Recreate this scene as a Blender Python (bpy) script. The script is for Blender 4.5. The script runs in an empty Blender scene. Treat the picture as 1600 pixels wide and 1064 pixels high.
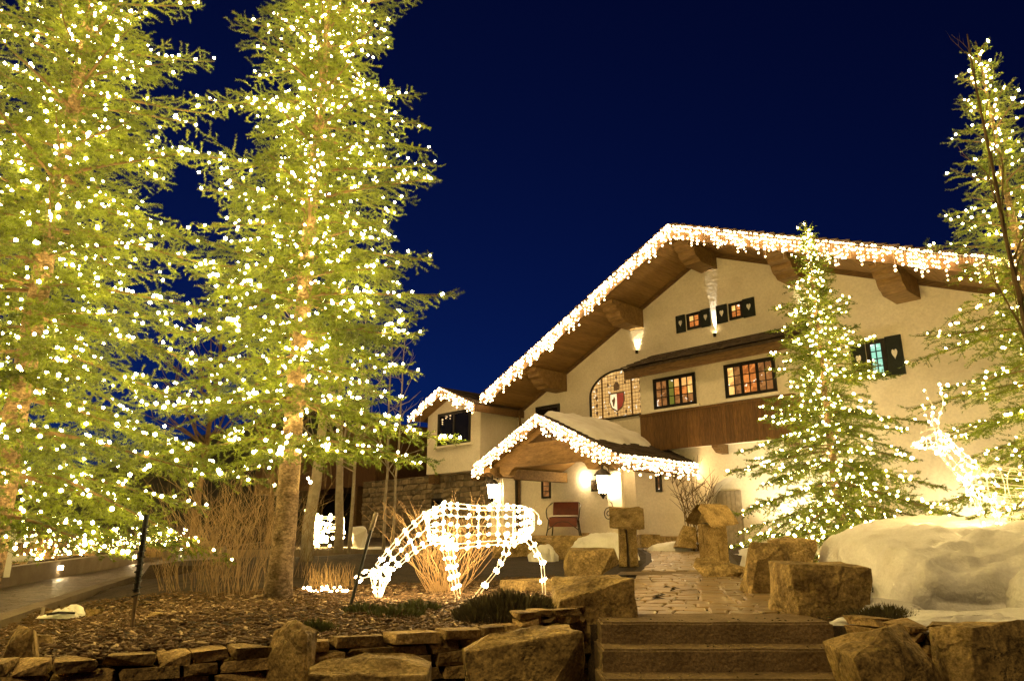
import bpy, bmesh, math, random
import numpy as np
from mathutils import Vector, Matrix, noise
R = math.radians
random.seed(7)
S = bpy.context.scene
col = S.collection

# ------------------------------------------------------------------ camera
FPX, PITCH, EYE = 1100.0, R(15.1), np.array([0, 0, 1.6])
cd = bpy.data.cameras.new('camera'); cam = bpy.data.objects.new('camera', cd); col.objects.link(cam)
cd.sensor_width = 36.0; cd.lens = FPX / 1600 * 36.0; cd.clip_start = 0.05; cd.clip_end = 6000
cam.location = EYE; cam.rotation_euler = (R(90) + PITCH, 0, 0)
S.camera = cam
# ------------------------------------------------------------------ sky, night fill, exposure
FILL_EL, FILL_AZ = R(50), R(216)          # faint warm fill lamp added behind the camera, to its left, for the foreground
w = bpy.data.worlds.new('World'); S.world = w; w.use_nodes = True
nt = w.node_tree; nt.nodes.clear()
sky = nt.nodes.new('ShaderNodeTexSky'); sky.sky_type = 'NISHITA'; sky.sun_disc = False
sky.sun_elevation = R(-2.6); sky.sun_rotation = R(340); sky.altitude = 2000; sky.ozone_density = 6.0
mixn = nt.nodes.new('ShaderNodeMix'); mixn.data_type = 'RGBA'; mixn.blend_type = 'MULTIPLY'; mixn.inputs[0].default_value = 1.0
mixn.inputs[7].default_value = (0.34, 0.85, 1.0, 1)
bg = nt.nodes.new('ShaderNodeBackground'); bg.inputs[1].default_value = 0.14
wo = nt.nodes.new('ShaderNodeOutputWorld')
nt.links.new(sky.outputs[0], mixn.inputs[6]); nt.links.new(mixn.outputs[2], bg.inputs[0]); nt.links.new(bg.outputs[0], wo.inputs[0])
sl = bpy.data.lights.new('night_fill', 'SUN'); so = bpy.data.objects.new('night_fill', sl); col.objects.link(so)
sl.energy = 0.66; sl.angle = R(14); sl.color = (1.0, 0.68, 0.25)
dv = Vector((math.sin(FILL_AZ) * math.cos(FILL_EL), math.cos(FILL_AZ) * math.cos(FILL_EL), math.sin(FILL_EL)))
so.rotation_euler = dv.to_track_quat('Z', 'Y').to_euler()
S.view_settings.view_transform = 'Standard'; S.view_settings.look = 'None'
S.view_settings.exposure = 0.85; S.view_settings.gamma = 1.0; S.view_settings.use_curve_mapping = False
S.cycles.use_denoising = True
try: S.cycles.denoiser = 'OPENIMAGEDENOISE'
except Exception: pass
S.cycles.max_bounces = 4; S.cycles.diffuse_bounces = 2; S.cycles.glossy_bounces = 2; S.cycles.transmission_bounces = 2
S.cycles.sample_clamp_indirect = 3.0; S.cycles.use_light_tree = True
S.cycles.caustics_reflective = False; S.cycles.caustics_refractive = False

# ------------------------------------------------------------------ measuring the place from the photograph
_f = np.array([0, math.cos(PITCH), math.sin(PITCH)]); _u = np.array([0, -math.sin(PITCH), math.cos(PITCH)]); _r = np.array([1.0, 0, 0])
def ray(x, y): return _r * (x - 800) / FPX + _u * (532 - y) / FPX + _f
def at(x, y, Y): d = ray(x, y); return Vector(EYE + d * (Y / d[1]))
def atz(x, y, z): d = ray(x, y); return Vector(EYE + d * ((z - EYE[2]) / d[2]))
HZ = 532 + FPX * math.tan(PITCH)
_e = -ray(-270, HZ); ES = _e / np.linalg.norm(_e); NN = np.array([ES[1], -ES[0], 0])
HP = np.array(at(1120, HZ, 24.0)); HP[2] = 0
HROT = math.atan2(ES[1], ES[0])
def fs(x, y, t=0.0):        # a pixel on the plane t metres in front of the house front -> (s, z)
    d = ray(x, y); o = HP + NN * t; k = ((o - EYE) @ NN) / (d @ NN); p = EYE + d * k
    return float((p - HP) @ ES), float(p[2])
def hw(s, t, z): p = HP + ES * s + NN * t; return Vector((p[0], p[1], z))

# ------------------------------------------------------------------ helpers
class MB:
    def __init__(self): self.v = []; self.f = []
    def add(self, vs, fc):
        o = len(self.v); self.v += [tuple(p) for p in vs]; self.f += [tuple(i + o for i in q) for q in fc]; return self
    def box(self, c, s, rot=None):
        hx, hy, hz = s[0] / 2, s[1] / 2, s[2] / 2; c = Vector(c)
        pts = [Vector((x * hx, y * hy, z * hz)) for z in (-1, 1) for y in (-1, 1) for x in (-1, 1)]
        if rot is not None: pts = [rot @ p for p in pts]
        return self.add([c + p for p in pts], [(0, 2, 3, 1), (4, 5, 7, 6), (0, 1, 5, 4), (2, 6, 7, 3), (0, 4, 6, 2), (1, 3, 7, 5)])
    def b2(self, x0, x1, y0, y1, z0, z1):
        return self.box(((x0 + x1) / 2, (y0 + y1) / 2, (z0 + z1) / 2), (abs(x1 - x0), abs(y1 - y0), abs(z1 - z0)))
    def prism(self, pts, vec):
        n = len(pts); vec = Vector(vec); a = [Vector(p) for p in pts]; b = [p + vec for p in a]
        return self.add(a + b, [tuple(range(n - 1, -1, -1)), tuple(range(n, 2 * n))] + [(i, (i + 1) % n, n + (i + 1) % n, n + i) for i in range(n)])
    def tube(self, pts, r, n=5, closed=False):
        pts = [Vector(p) for p in pts]; m = len(pts)
        if not hasattr(r, '__len__'): r = [r] * m
        vs = []; prev = None
        for i, p in enumerate(pts):
            a = pts[(i - 1) % m] if (i > 0 or closed) else p; b = pts[(i + 1) % m] if (i < m - 1 or closed) else p
            t = (b - a); t = t.normalized() if t.length > 1e-9 else Vector((0, 0, 1))
            if prev is None: u = t.orthogonal().normalized()
            else:
                u = prev - t * prev.dot(t); u = u.normalized() if u.length > 1e-6 else t.orthogonal().normalized()
            prev = u; q = t.cross(u)
            for k in range(n):
                an = 2 * math.pi * k / n; vs.append(p + (u * math.cos(an) + q * math.sin(an)) * r[i])
        fc = []
        for i in range(m if closed else m - 1):
            j = (i + 1) % m
            for k in range(n): fc.append((i * n + k, i * n + (k + 1) % n, j * n + (k + 1) % n, j * n + k))
        if not closed: fc.append(tuple(range(n - 1, -1, -1))); fc.append(tuple((m - 1) * n + k for k in range(n)))
        return self.add(vs, fc)
    def lathe(self, prof, n=12, c=(0, 0, 0)):
        vs = []; c = Vector(c)
        for r_, z in prof:
            for k in range(n): a = 2 * math.pi * k / n; vs.append(c + Vector((r_ * math.cos(a), r_ * math.sin(a), z)))
        fc = [(i * n + k, i * n + (k + 1) % n, (i + 1) * n + (k + 1) % n, (i + 1) * n + k) for i in range(len(prof) - 1) for k in range(n)]
        fc += [tuple(range(n - 1, -1, -1)), tuple((len(prof) - 1) * n + k for k in range(n))]
        return self.add(vs, fc)
    def mesh(self, name='m', smooth=False):
        me = bpy.data.meshes.new(name); me.from_pydata(self.v, [], self.f)
        if smooth: me.polygons.foreach_set('use_smooth', [True] * len(me.polygons))
        me.update(); return me
    def build(self, name, mat, parent=None, smooth=False):
        return obj(name, self.mesh(name, smooth), mat, parent)
def obj(name, me, mat=None, parent=None, loc=None, rot=None, sc=None):
    if mat is not None and not me.materials: me.materials.append(mat)
    o = bpy.data.objects.new(name, me); col.objects.link(o)
    if parent is not None: o.parent = parent
    if loc is not None: o.location = loc
    if rot is not None: o.rotation_euler = rot
    if sc is not None: o.scale = sc
    return o
def tag(o, label=None, cat=None, group=None, kind=None):
    if label: o['label'] = label
    if cat: o['category'] = cat
    if group: o['group'] = group
    if kind: o['kind'] = kind
    return o
def thing(name, label, cat, loc=(0, 0, 0), rz=0.0, group=None):
    o = bpy.data.objects.new(name, None); col.objects.link(o); o.location = loc; o.rotation_euler = (0, 0, rz); o.empty_display_size = 0.1
    return tag(o, label, cat, group)
def npmesh(name, V, F):
    me = bpy.data.meshes.new(name); V = np.asarray(V, np.float32); F = np.asarray(F, np.int32); k = F.shape[1]
    me.vertices.add(len(V)); me.vertices.foreach_set('co', V.ravel())
    me.loops.add(F.size); me.loops.foreach_set('vertex_index', F.ravel())
    me.polygons.add(len(F)); me.polygons.foreach_set('loop_start', np.arange(0, F.size, k, dtype=np.int32))
    me.update(calc_edges=True); return me

# ------------------------------------------------------------------ materials
def pbr(name, c, c2=None, rough=0.8, scale=6.0, bump=0.0, bscale=40.0, stretch=None, rnd=0.0, spec=0.3, detail=6.0, metal=0.0, c3=None, world=False, crack=0.0, grain=0.0, gscale=60.0):
    m = bpy.data.materials.new(name); m.use_nodes = True; t = m.node_tree; b = t.nodes['Principled BSDF']
    b.inputs['Roughness'].default_value = rough; b.inputs['Specular IOR Level'].default_value = spec; b.inputs['Metallic'].default_value = metal
    tc = t.nodes.new('ShaderNodeTexCoord'); mp = t.nodes.new('ShaderNodeMapping'); ge = t.nodes.new('ShaderNodeNewGeometry') if world else None; t.links.new(ge.outputs['Position'] if world else tc.outputs['Object'], mp.inputs[0])
    if stretch: mp.inputs['Scale'].default_value = stretch
    vec = mp.outputs[0]
    oi = t.nodes.new('ShaderNodeObjectInfo')
    ad = t.nodes.new('ShaderNodeVectorMath'); ad.operation = 'ADD'; t.links.new(vec, ad.inputs[0])
    sc = t.nodes.new('ShaderNodeVectorMath'); sc.operation = 'SCALE'; sc.inputs[0].default_value = (17, 31, 23); t.links.new(oi.outputs['Random'], sc.inputs['Scale'])
    t.links.new(sc.outputs[0], ad.inputs[1]); vec = ad.outputs[0]
    nz = t.nodes.new('ShaderNodeTexNoise'); nz.inputs['Scale'].default_value = scale; nz.inputs['Detail'].default_value = detail; nz.inputs['Roughness'].default_value = 0.62
    t.links.new(vec, nz.inputs['Vector'])
    cr = t.nodes.new('ShaderNodeValToRGB'); cr.color_ramp.elements[0].position = 0.3; cr.color_ramp.elements[1].position = 0.7
    cr.color_ramp.elements[0].color = (*c, 1); cr.color_ramp.elements[1].color = (*(c2 or c), 1)
    if c3: e = cr.color_ramp.elements.new(0.5); e.color = (*c3, 1)
    t.links.new(nz.outputs[0], cr.inputs[0]); cout = cr.outputs[0]
    if rnd:
        hs = t.nodes.new('ShaderNodeHueSaturation'); mr = t.nodes.new('ShaderNodeMapRange'); mr.inputs[3].default_value = 1 - rnd; mr.inputs[4].default_value = 1 + rnd
        t.links.new(oi.outputs['Random'], mr.inputs[0]); t.links.new(mr.outputs[0], hs.inputs['Value']); t.links.new(cout, hs.inputs['Color']); cout = hs.outputs[0]
    if grain:      # fine speckle over the broad colour
        n3 = t.nodes.new('ShaderNodeTexNoise'); n3.inputs['Scale'].default_value = gscale; n3.inputs['Detail'].default_value = 4.0; n3.inputs['Roughness'].default_value = 0.7
        t.links.new(vec, n3.inputs['Vector']); m3 = t.nodes.new('ShaderNodeMapRange'); m3.inputs[1].default_value = 0.32; m3.inputs[2].default_value = 0.68
        m3.inputs[3].default_value = 1 - grain; m3.inputs[4].default_value = 1 + grain * 0.7; t.links.new(n3.outputs[0], m3.inputs[0])
        h3 = t.nodes.new('ShaderNodeHueSaturation'); t.links.new(m3.outputs[0], h3.inputs['Value']); t.links.new(cout, h3.inputs['Color']); cout = h3.outputs[0]
    t.links.new(cout, b.inputs['Base Color'])
    if bump:
        n2 = t.nodes.new('ShaderNodeTexNoise'); n2.inputs['Scale'].default_value = bscale; n2.inputs['Detail'].default_value = 5.0
        t.links.new(vec, n2.inputs['Vector'])
        bp = t.nodes.new('ShaderNodeBump'); bp.inputs['Strength'].default_value = bump; bp.inputs['Distance'].default_value = 0.03
        hsock = n2.outputs[0]
        if crack:
            vo = t.nodes.new('ShaderNodeTexVoronoi'); vo.feature = 'DISTANCE_TO_EDGE'; vo.inputs['Scale'].default_value = crack
            wv = t.nodes.new('ShaderNodeVectorMath'); wv.operation = 'ADD'; sc2 = t.nodes.new('ShaderNodeVectorMath'); sc2.operation = 'SCALE'; sc2.inputs['Scale'].default_value = 0.35
            t.links.new(nz.outputs['Color'], sc2.inputs[0]); t.links.new(vec, wv.inputs[0]); t.links.new(sc2.outputs[0], wv.inputs[1]); t.links.new(wv.outputs[0], vo.inputs['Vector'])
            mr2 = t.nodes.new('ShaderNodeMapRange'); mr2.inputs[2].default_value = 0.06; t.links.new(vo.outputs['Distance'], mr2.inputs[0])
            mm = t.nodes.new('ShaderNodeMath'); mm.operation = 'MULTIPLY_ADD'; mm.inputs[1].default_value = 0.55; t.links.new(mr2.outputs[0], mm.inputs[0]); t.links.new(n2.outputs[0], mm.inputs[2]); hsock = mm.outputs[0]
        t.links.new(hsock, bp.inputs['Height']); t.links.new(bp.outputs[0], b.inputs['Normal'])
    return m
def emit(name, c, strength):
    m = bpy.data.materials.new(name); m.use_nodes = True; t = m.node_tree; t.nodes.clear()
    e = t.nodes.new('ShaderNodeEmission'); e.inputs[0].default_value = (*c, 1); e.inputs[1].default_value = strength
    o = t.nodes.new('ShaderNodeOutputMaterial'); t.links.new(e.outputs[0], o.inputs[0]); return m
def lit_pane(name, cols, strength, scale=5.0):
    m = bpy.data.materials.new(name); m.use_nodes = True; t = m.node_tree; b = t.nodes['Principled BSDF']
    tc = t.nodes.new('ShaderNodeTexCoord'); nz = t.nodes.new('ShaderNodeTexVoronoi'); nz.inputs['Scale'].default_value = scale
    n2 = t.nodes.new('ShaderNodeTexNoise'); n2.inputs['Scale'].default_value = scale * 1.3; n2.inputs['Detail'].default_value = 4
    t.links.new(tc.outputs['Object'], nz.inputs['Vector']); t.links.new(tc.outputs['Object'], n2.inputs['Vector'])
    sepv = t.nodes.new('ShaderNodeSeparateColor'); t.links.new(nz.outputs['Color'], sepv.inputs[0])
    ml = t.nodes.new('ShaderNodeMix'); ml.inputs[0].default_value = 0.5; t.links.new(sepv.outputs[0], ml.inputs[2]); t.links.new(n2.outputs[0], ml.inputs[3])
    cr = t.nodes.new('ShaderNodeValToRGB'); el = cr.color_ramp.elements
    for i, c in enumerate(cols):
        p = 0.25 + 0.5 * i / (len(cols) - 1)
        e = el[0] if i == 0 else (el[1] if i == len(cols) - 1 else el.new(p)); e.position = p; e.color = (*c, 1)
    t.links.new(ml.outputs[0], cr.inputs[0]); t.links.new(cr.outputs[0], b.inputs['Emission Color']); b.inputs['Emission Strength'].default_value = strength
    b.inputs['Base Color'].default_value = (0.03, 0.03, 0.03, 1); b.inputs['Roughness'].default_value = 0.08
    return m
M = {}
M['stucco'] = pbr('stucco', (0.68, 0.61, 0.48), (0.80, 0.74, 0.61), 0.9, 0.9, 0.7, 5.0, None, 0, 0.3, 10.0, 0.0, None, False, 0.0, 0.10, 14.0)
M['wood'] = pbr('wood', (0.085, 0.047, 0.017), (0.19, 0.11, 0.04), 0.6, 3.0, 0.3, 18.0, (1, 8, 8), 0.12, 0.3, 8.0, 0.0, None, False, 0.0, 0.3, 6.0)
M['soffit'] = pbr('soffit', (0.17, 0.095, 0.03), (0.28, 0.165, 0.055), 0.6, 3.0, 0.15, 20.0, (8, 1, 8), 0.14)
M['panelwood'] = pbr('panelwood', (0.09, 0.045, 0.015), (0.19, 0.10, 0.033), 0.55, 3.0, 0.2, 20.0, (10, 10, 1), 0.18, 0.3, 6.0, 0.0, None, False, 0.0, 0.2, 6.0)
M['beam'] = pbr('beam', (0.13, 0.075, 0.024), (0.28, 0.17, 0.058), 0.65, 2.5, 0.6, 9.0, (1, 4, 4), 0.08, 0.3, 8.0, 0.0, None, False, 0.0, 0.3, 8.0)
M['shingle'] = pbr('shingle', (0.035, 0.024, 0.016), (0.085, 0.06, 0.04), 0.85, 8.0, 0.4, 30.0, None, 0.3)
M['darkframe'] = pbr('darkframe', (0.012, 0.011, 0.009), (0.02, 0.017, 0.013), 0.45, 6.0)
M['shutter'] = pbr('shutter', (0.008, 0.012, 0.010), (0.014, 0.02, 0.016), 0.55, 6.0)
M['white'] = pbr('white', (0.72, 0.69, 0.62), (0.8, 0.78, 0.72), 0.6, 6.0)
M['rock'] = pbr('rock', (0.10, 0.06, 0.022), (0.55, 0.39, 0.155), 0.88, 4.2, 1.0, 16.0, None, 0.12, 0.25, 10.0, 0.0, (0.33, 0.23, 0.09), True, 1.7, 0.6, 38.0)
M['stone'] = pbr('stone', (0.13, 0.082, 0.032), (0.54, 0.385, 0.165), 0.9, 6.0, 0.9, 26.0, None, 0.32, 0.25, 9.0, 0.0, (0.36, 0.245, 0.10), True, 0.0, 0.55, 55.0)
M['clad'] = pbr('clad', (0.12, 0.09, 0.055), (0.30, 0.23, 0.14), 0.9, 3.0, 0.8, 12.0, None, 0.4, 0.25, 8.0, 0.0, None, True)
M['mortar'] = pbr('mortar', (0.10, 0.085, 0.06), (0.16, 0.135, 0.10), 0.95, 8.0, 0.4, 40.0)
M['soil'] = pbr('soil', (0.02, 0.013, 0.007), (0.07, 0.046, 0.024), 0.95, 5.0, 0.8, 40.0, None, 0, 0.3, 8.0, 0.0, None, True, 0.0, 0.6, 60.0)
M['chips'] = pbr('chips', (0.035, 0.02, 0.01), (0.17, 0.105, 0.052), 0.9, 14.0, 0.0, 40.0, None, 0, 0.2, 2.0)
M['palechips'] = pbr('palechips', (0.25, 0.17, 0.09), (0.40, 0.30, 0.17), 0.9, 14.0)
M['concrete'] = pbr('concrete', (0.15, 0.10, 0.045), (0.31, 0.22, 0.115), 0.75, 3.2, 0.6, 34.0, None, 0, 0.3, 10.0, 0.0, None, True, 0.0, 0.4, 50.0)
M['kerb'] = pbr('kerb', (0.13, 0.10, 0.07), (0.20, 0.16, 0.11), 0.9, 3.0, 0.4, 26.0)
M['road'] = pbr('road', (0.11, 0.088, 0.058), (0.26, 0.21, 0.14), 0.5, 3.0, 1.0, 6.0, (1, 1.8, 1), 0, 0.4, 9.0, 0.0, None, True, 3.2, 0.4, 30.0)
M['paver'] = pbr('paver', (0.18, 0.12, 0.055), (0.38, 0.27, 0.13), 0.30, 5.0, 0.5, 18.0, None, 0.22, 0.5, 8.0, 0.0, None, True)
M['joint'] = pbr('joint', (0.025, 0.018, 0.01), (0.06, 0.042, 0.024), 0.8, 10.0, 0.4, 40.0)
M['snow'] = pbr('snow', (0.74, 0.71, 0.64), (0.90, 0.885, 0.84), 0.6, 2.4, 0.5, 24.0, None, 0, 0.3, 10.0, 0.0, (0.84, 0.82, 0.77), True, 0.0, 0.08, 45.0)
M['bark'] = pbr('bark', (0.10, 0.065, 0.035), (0.30, 0.215, 0.125), 0.95, 6.0, 1.0, 24.0, (1, 1, 1.6), 0, 0.3, 8.0, 0.0, None, False, 9.0, 0.6, 30.0)
M['limb'] = pbr('limb', (0.07, 0.045, 0.022), (0.17, 0.11, 0.055), 0.95, 9.0)
M['palebark'] = pbr('palebark', (0.24, 0.20, 0.14), (0.42, 0.36, 0.27), 0.9, 7.0, 0.4, 25.0)
M['stem'] = pbr('stem', (0.13, 0.085, 0.04), (0.29, 0.20, 0.10), 0.8, 9.0)
M['redstem'] = pbr('redstem', (0.36, 0.22, 0.10), (0.5, 0.33, 0.16), 0.7, 9.0)
M['straw'] = pbr('straw', (0.32, 0.2, 0.08), (0.5, 0.34, 0.15), 0.85, 9.0)
M['heath'] = pbr('heath', (0.05, 0.045, 0.02), (0.13, 0.11, 0.05), 0.9, 14.0)
M['herb'] = pbr('herb', (0.05, 0.06, 0.015), (0.11, 0.12, 0.03), 0.8, 14.0)
M['black'] = pbr('black', (0.012, 0.012, 0.011), (0.025, 0.024, 0.022), 0.5, 8.0)
M['iron'] = pbr('iron', (0.02, 0.018, 0.014), (0.04, 0.035, 0.028), 0.5, 8.0, metal=0.6)
M['rod'] = pbr('rod', (0.80, 0.74, 0.62), (0.85, 0.8, 0.7), 0.45, 8.0)
M['red'] = pbr('red', (0.075, 0.02, 0.010), (0.13, 0.032, 0.014), 0.5, 5.0)
M['wire'] = pbr('wire', (0.03, 0.05, 0.02), (0.05, 0.07, 0.03), 0.6, 8.0)
M['whitewire'] = pbr('whitewire', (0.6, 0.56, 0.48), (0.7, 0.66, 0.58), 0.6, 8.0)
M['hill'] = pbr('hill', (0.012, 0.014, 0.014), (0.03, 0.03, 0.026), 1.0, 0.02)
M['darkglass'] = pbr('darkglass', (0.008, 0.009, 0.01), (0.012, 0.012, 0.012), 0.05, 4.0, spec=0.6)
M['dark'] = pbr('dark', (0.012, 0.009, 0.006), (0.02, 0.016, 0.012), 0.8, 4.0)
def needle_mat(name, a, b_):
    m = pbr(name, a, b_, 0.5, 2.2, spec=0.3, grain=0.8, gscale=7.0); t = m.node_tree; b = t.nodes['Principled BSDF']; o = t.nodes['Material Output']
    tr = t.nodes.new('ShaderNodeBsdfTranslucent'); mx = t.nodes.new('ShaderNodeMixShader'); mx.inputs[0].default_value = 0.18
    src = b.inputs['Base Color'].links[0].from_socket; t.links.new(src, tr.inputs[0])
    t.links.new(b.outputs[0], mx.inputs[1]); t.links.new(tr.outputs[0], mx.inputs[2]); t.links.new(mx.outputs[0], o.inputs[0]); return m
M['needle'] = needle_mat('needle', (0.058, 0.092, 0.008), (0.20, 0.258, 0.018))
WARM = (1.0, 0.70, 0.27)
M['bulb'] = emit('bulb', (1.0, 0.69, 0.21), 128)
M['bulb_far'] = emit('bulb_far', (1.0, 0.68, 0.22), 62)
M['bulb_ice'] = emit('bulb_ice', (1.0, 0.64, 0.28), 13)
M['bulb_deer'] = emit('bulb_deer', (1.0, 0.71, 0.32), 46)
M['lantern'] = emit('lantern', (1.0, 0.74, 0.38), 62)
M['p_orange'] = lit_pane('p_orange', [(0.22, 0.06, 0.01), (0.75, 0.27, 0.05), (1.0, 0.62, 0.22), (0.55, 0.17, 0.03)], 1.0, 8.0)
M['p_amber'] = lit_pane('p_amber', [(0.10, 0.035, 0.008), (0.50, 0.22, 0.06), (0.85, 0.55, 0.2), (0.30, 0.12, 0.03)], 0.9, 6.0)
M['p_bright'] = lit_pane('p_bright', [(0.45, 0.2, 0.05), (1.0, 0.65, 0.25), (1.3, 1.0, 0.6), (0.8, 0.45, 0.12)], 1.1, 5.0)
M['p_green'] = lit_pane('p_green', [(0.10, 0.11, 0.01), (0.24, 0.22, 0.03), (0.6, 0.42, 0.1), (0.16, 0.12, 0.02)], 0.8, 3.0)
M['p_cyan'] = lit_pane('p_cyan', [(0.18, 0.42, 0.30), (0.65, 0.95, 0.75), (0.9, 1.05, 0.85), (0.30, 0.55, 0.42)], 1.1, 2.5)
M['glass_art'] = lit_pane('glass_art', [(0.42, 0.22, 0.06), (0.62, 0.40, 0.15), (0.78, 0.56, 0.24), (0.5, 0.28, 0.08)], 0.95, 9.0)
M['glass_red'] = lit_pane('glass_red', [(0.16, 0.02, 0.008), (0.24, 0.03, 0.012)], 0.9, 8.0)
M['glass_pale'] = lit_pane('glass_pale', [(0.7, 0.5, 0.25), (0.8, 0.62, 0.34)], 0.95, 8.0)
M['glass_dark'] = lit_pane('glass_dark', [(0.05, 0.022, 0.006), (0.10, 0.045, 0.012)], 0.8, 8.0)

# ------------------------------------------------------------------ terrain
def lerp_poly(pts, v, a=0, b=1): return float(np.interp(v, [p[a] for p in pts], [p[b] for p in pts]))
WALL = [(-14, 4.0), (-2.9, 4.3), (-2.2, 4.6), (-1.6, 4.95), (-0.5, 5.65), (0.1, 6.0), (0.62, 6.35), (0.64, 6.0), (2.66, 6.0), (2.7, 5.75), (3.2, 5.35), (5.0, 5.1), (14, 5.0)]
def wall_y(x): return lerp_poly(WALL, x)
ROAD = [(-4.3, 4.2), (-5.0, 6.2), (-5.6, 8.2), (-6.3, 10.5), (-7.3, 14.0), (-7.2, 16.0), (-6.0, 17.4), (-4.0, 17.9), (-2.4, 18.3), (-2.4, 21.4), (-3, 21.6), (-8.2, 21.2),
        (-9.2, 23.0), (-10.5, 34), (-13.5, 34), (-11.0, 22), (-10.3, 19), (-9.3, 13.6), (-7.9, 9.0), (-6.9, 4.2)]
def in_poly(x, y, P):
    c = False; n = len(P); j = n - 1
    for i in range(n):
        if (P[i][1] > y) != (P[j][1] > y) and x < (P[j][0] - P[i][0]) * (y - P[i][1]) / (P[j][1] - P[i][1]) + P[i][0]: c = not c
        j = i
    return c
def road_z(x, y): return 0.55 + 0.012 * max(0, y - 8)
NEAR_EDGE = ROAD[:5]
def gz(x, y):       # the bed falls gently to the driveway edge
    g = 0.86 + 0.015 * max(0.0, y - 6)
    if x < -2 and y < 14:
        d = x - lerp_poly(NEAR_EDGE, y, 1, 0); k = min(1.0, max(0.0, d / 2.2)); k = k * k * (3 - 2 * k); e = road_z(x, y) + 0.10
        g = e + (g - e) * k
    return g
def terrain_z(x, y):
    if any(in_poly(x + a, y + b, ROAD) for a in (-.17, 0, .17) for b in (-.17, .17)): return road_z(x, y) - 0.06
    return gz(x, y) + 0.05 * noise.noise(Vector((x * 0.7, y * 0.7, 0))) * (1 if x < 0.6 or x > 2.7 else 0) - 0.015
def gpt(px, py, dz=0.0):
    z = 0.95
    for _ in range(12): p = atz(px, py, z + dz); z = gz(p.x, min(p.y, 40))
    return p
def ground():
    b = MB().add([(-2500, -600, 0), (2500, -600, 0), (2500, 5000, 0), (-2500, 5000, 0)], [(0, 1, 2, 3)])
    tag(b.build('ground', M['soil']), kind='structure')
    xs = np.concatenate([np.linspace(-70, -14.4, 20), np.arange(-14, 9.01, 0.16), np.linspace(9.6, 70, 20)])
    us = np.concatenate([np.linspace(0, 1, 8)[:-1] * 0.3, np.linspace(0.3, 26, 130), np.linspace(27, 90, 20)])
    V = []; F = []
    for x in xs:
        y0 = wall_y(x) + 0.14
        V.append((x, y0, -0.05))
        for u in us: V.append((x, y0 + u, terrain_z(x, y0 + u)))
    n = len(us) + 1
    for i in range(len(xs) - 1):
        for j in range(n - 1): a = i * n + j; F.append((a, a + n, a + n + 1, a + 1))
    me = npmesh('terrain', V, F); me.polygons.foreach_set('use_smooth', [True] * len(F))
    tag(obj('terrain', me, M['soil']), kind='structure')
    V = []; F = []   # driveway sheet
    st = 0.4; idx = {}
    bm = bmesh.new(); bm.faces.new([bm.verts.new((x, y, road_z(x, y))) for x, y in ROAD]); bmesh.ops.triangulate(bm, faces=bm.faces[:])
    me = bpy.data.meshes.new('road'); bm.to_mesh(me); bm.free(); tag(obj('road', me, M['road']), kind='structure')
    for k, (i0, i1, h) in enumerate(((14, 20, 0.34), (9, 12, 0.36), (0, 9, 0.13))):    # kerbs along the edges
        pts = ROAD[i0:i1]
        if k == 1: pts = [(-2.4, 21.4), (-3, 21.6), (-8.2, 21.2), (-9.2, 23.0), (-10.5, 34)]
        mb = MB()
        for (x0, y0), (x1, y1) in zip(pts[:-1], pts[1:]):
            d = Vector((x1 - x0, y1 - y0, 0)); L = d.length; d.normalize(); nrm = Vector((d.y, -d.x, 0)) * (0.11 if k < 2 else 0.10)
            za, zb = road_z(x0, y0), road_z(x1, y1); a = Vector((x0, y0, za - 0.2)) - d * 0.02; c = Vector((x1, y1, zb - 0.2)) + d * 0.02
            up = Vector((0, 0, h + 0.2))
            mb.add([a - nrm, a + nrm, c + nrm, c - nrm, a - nrm + up, a + nrm + up, c + nrm + up, c - nrm + up], [(0, 1, 2, 3), (4, 7, 6, 5), (0, 4, 5, 1), (1, 5, 6, 2), (2, 6, 7, 3), (3, 7, 4, 0)])
        tag(mb.build('kerb', M['kerb']), kind='structure')
    mb = MB()     # dark hills far behind
    for (cx, cy, hh, ww, sd) in ((-260, 900, 165, 620, 1), (300, 1100, 60, 700, 5), (-900, 1000, 120, 600, 9)):
        pts = []
        for i in range(41):
            u = i / 40; x = cx - ww + 2 * ww * u
            z = hh * (math.sin(math.pi * u) ** 1.3) * (0.8 + 0.35 * noise.noise(Vector((u * 5, sd, 0)))) + 6 * noise.noise(Vector((u * 60, sd, 2)))
            pts.append((x, z))
        vs = []
        for j, (fy, fz) in enumerate(((-160, 0), (-60, 0.6), (0, 1), (150, 0.55), (300, 0))):
            vs += [(x, cy + fy, max(0, z * fz) - 1) for x, z in pts]
        mb.add(vs, [(j * 41 + i, j * 41 + i + 1, (j + 1) * 41 + i + 1, (j + 1) * 41 + i) for j in range(4) for i in range(40)])
    tag(mb.build('hills', M['hill'], smooth=True), kind='structure')
ground()

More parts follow.
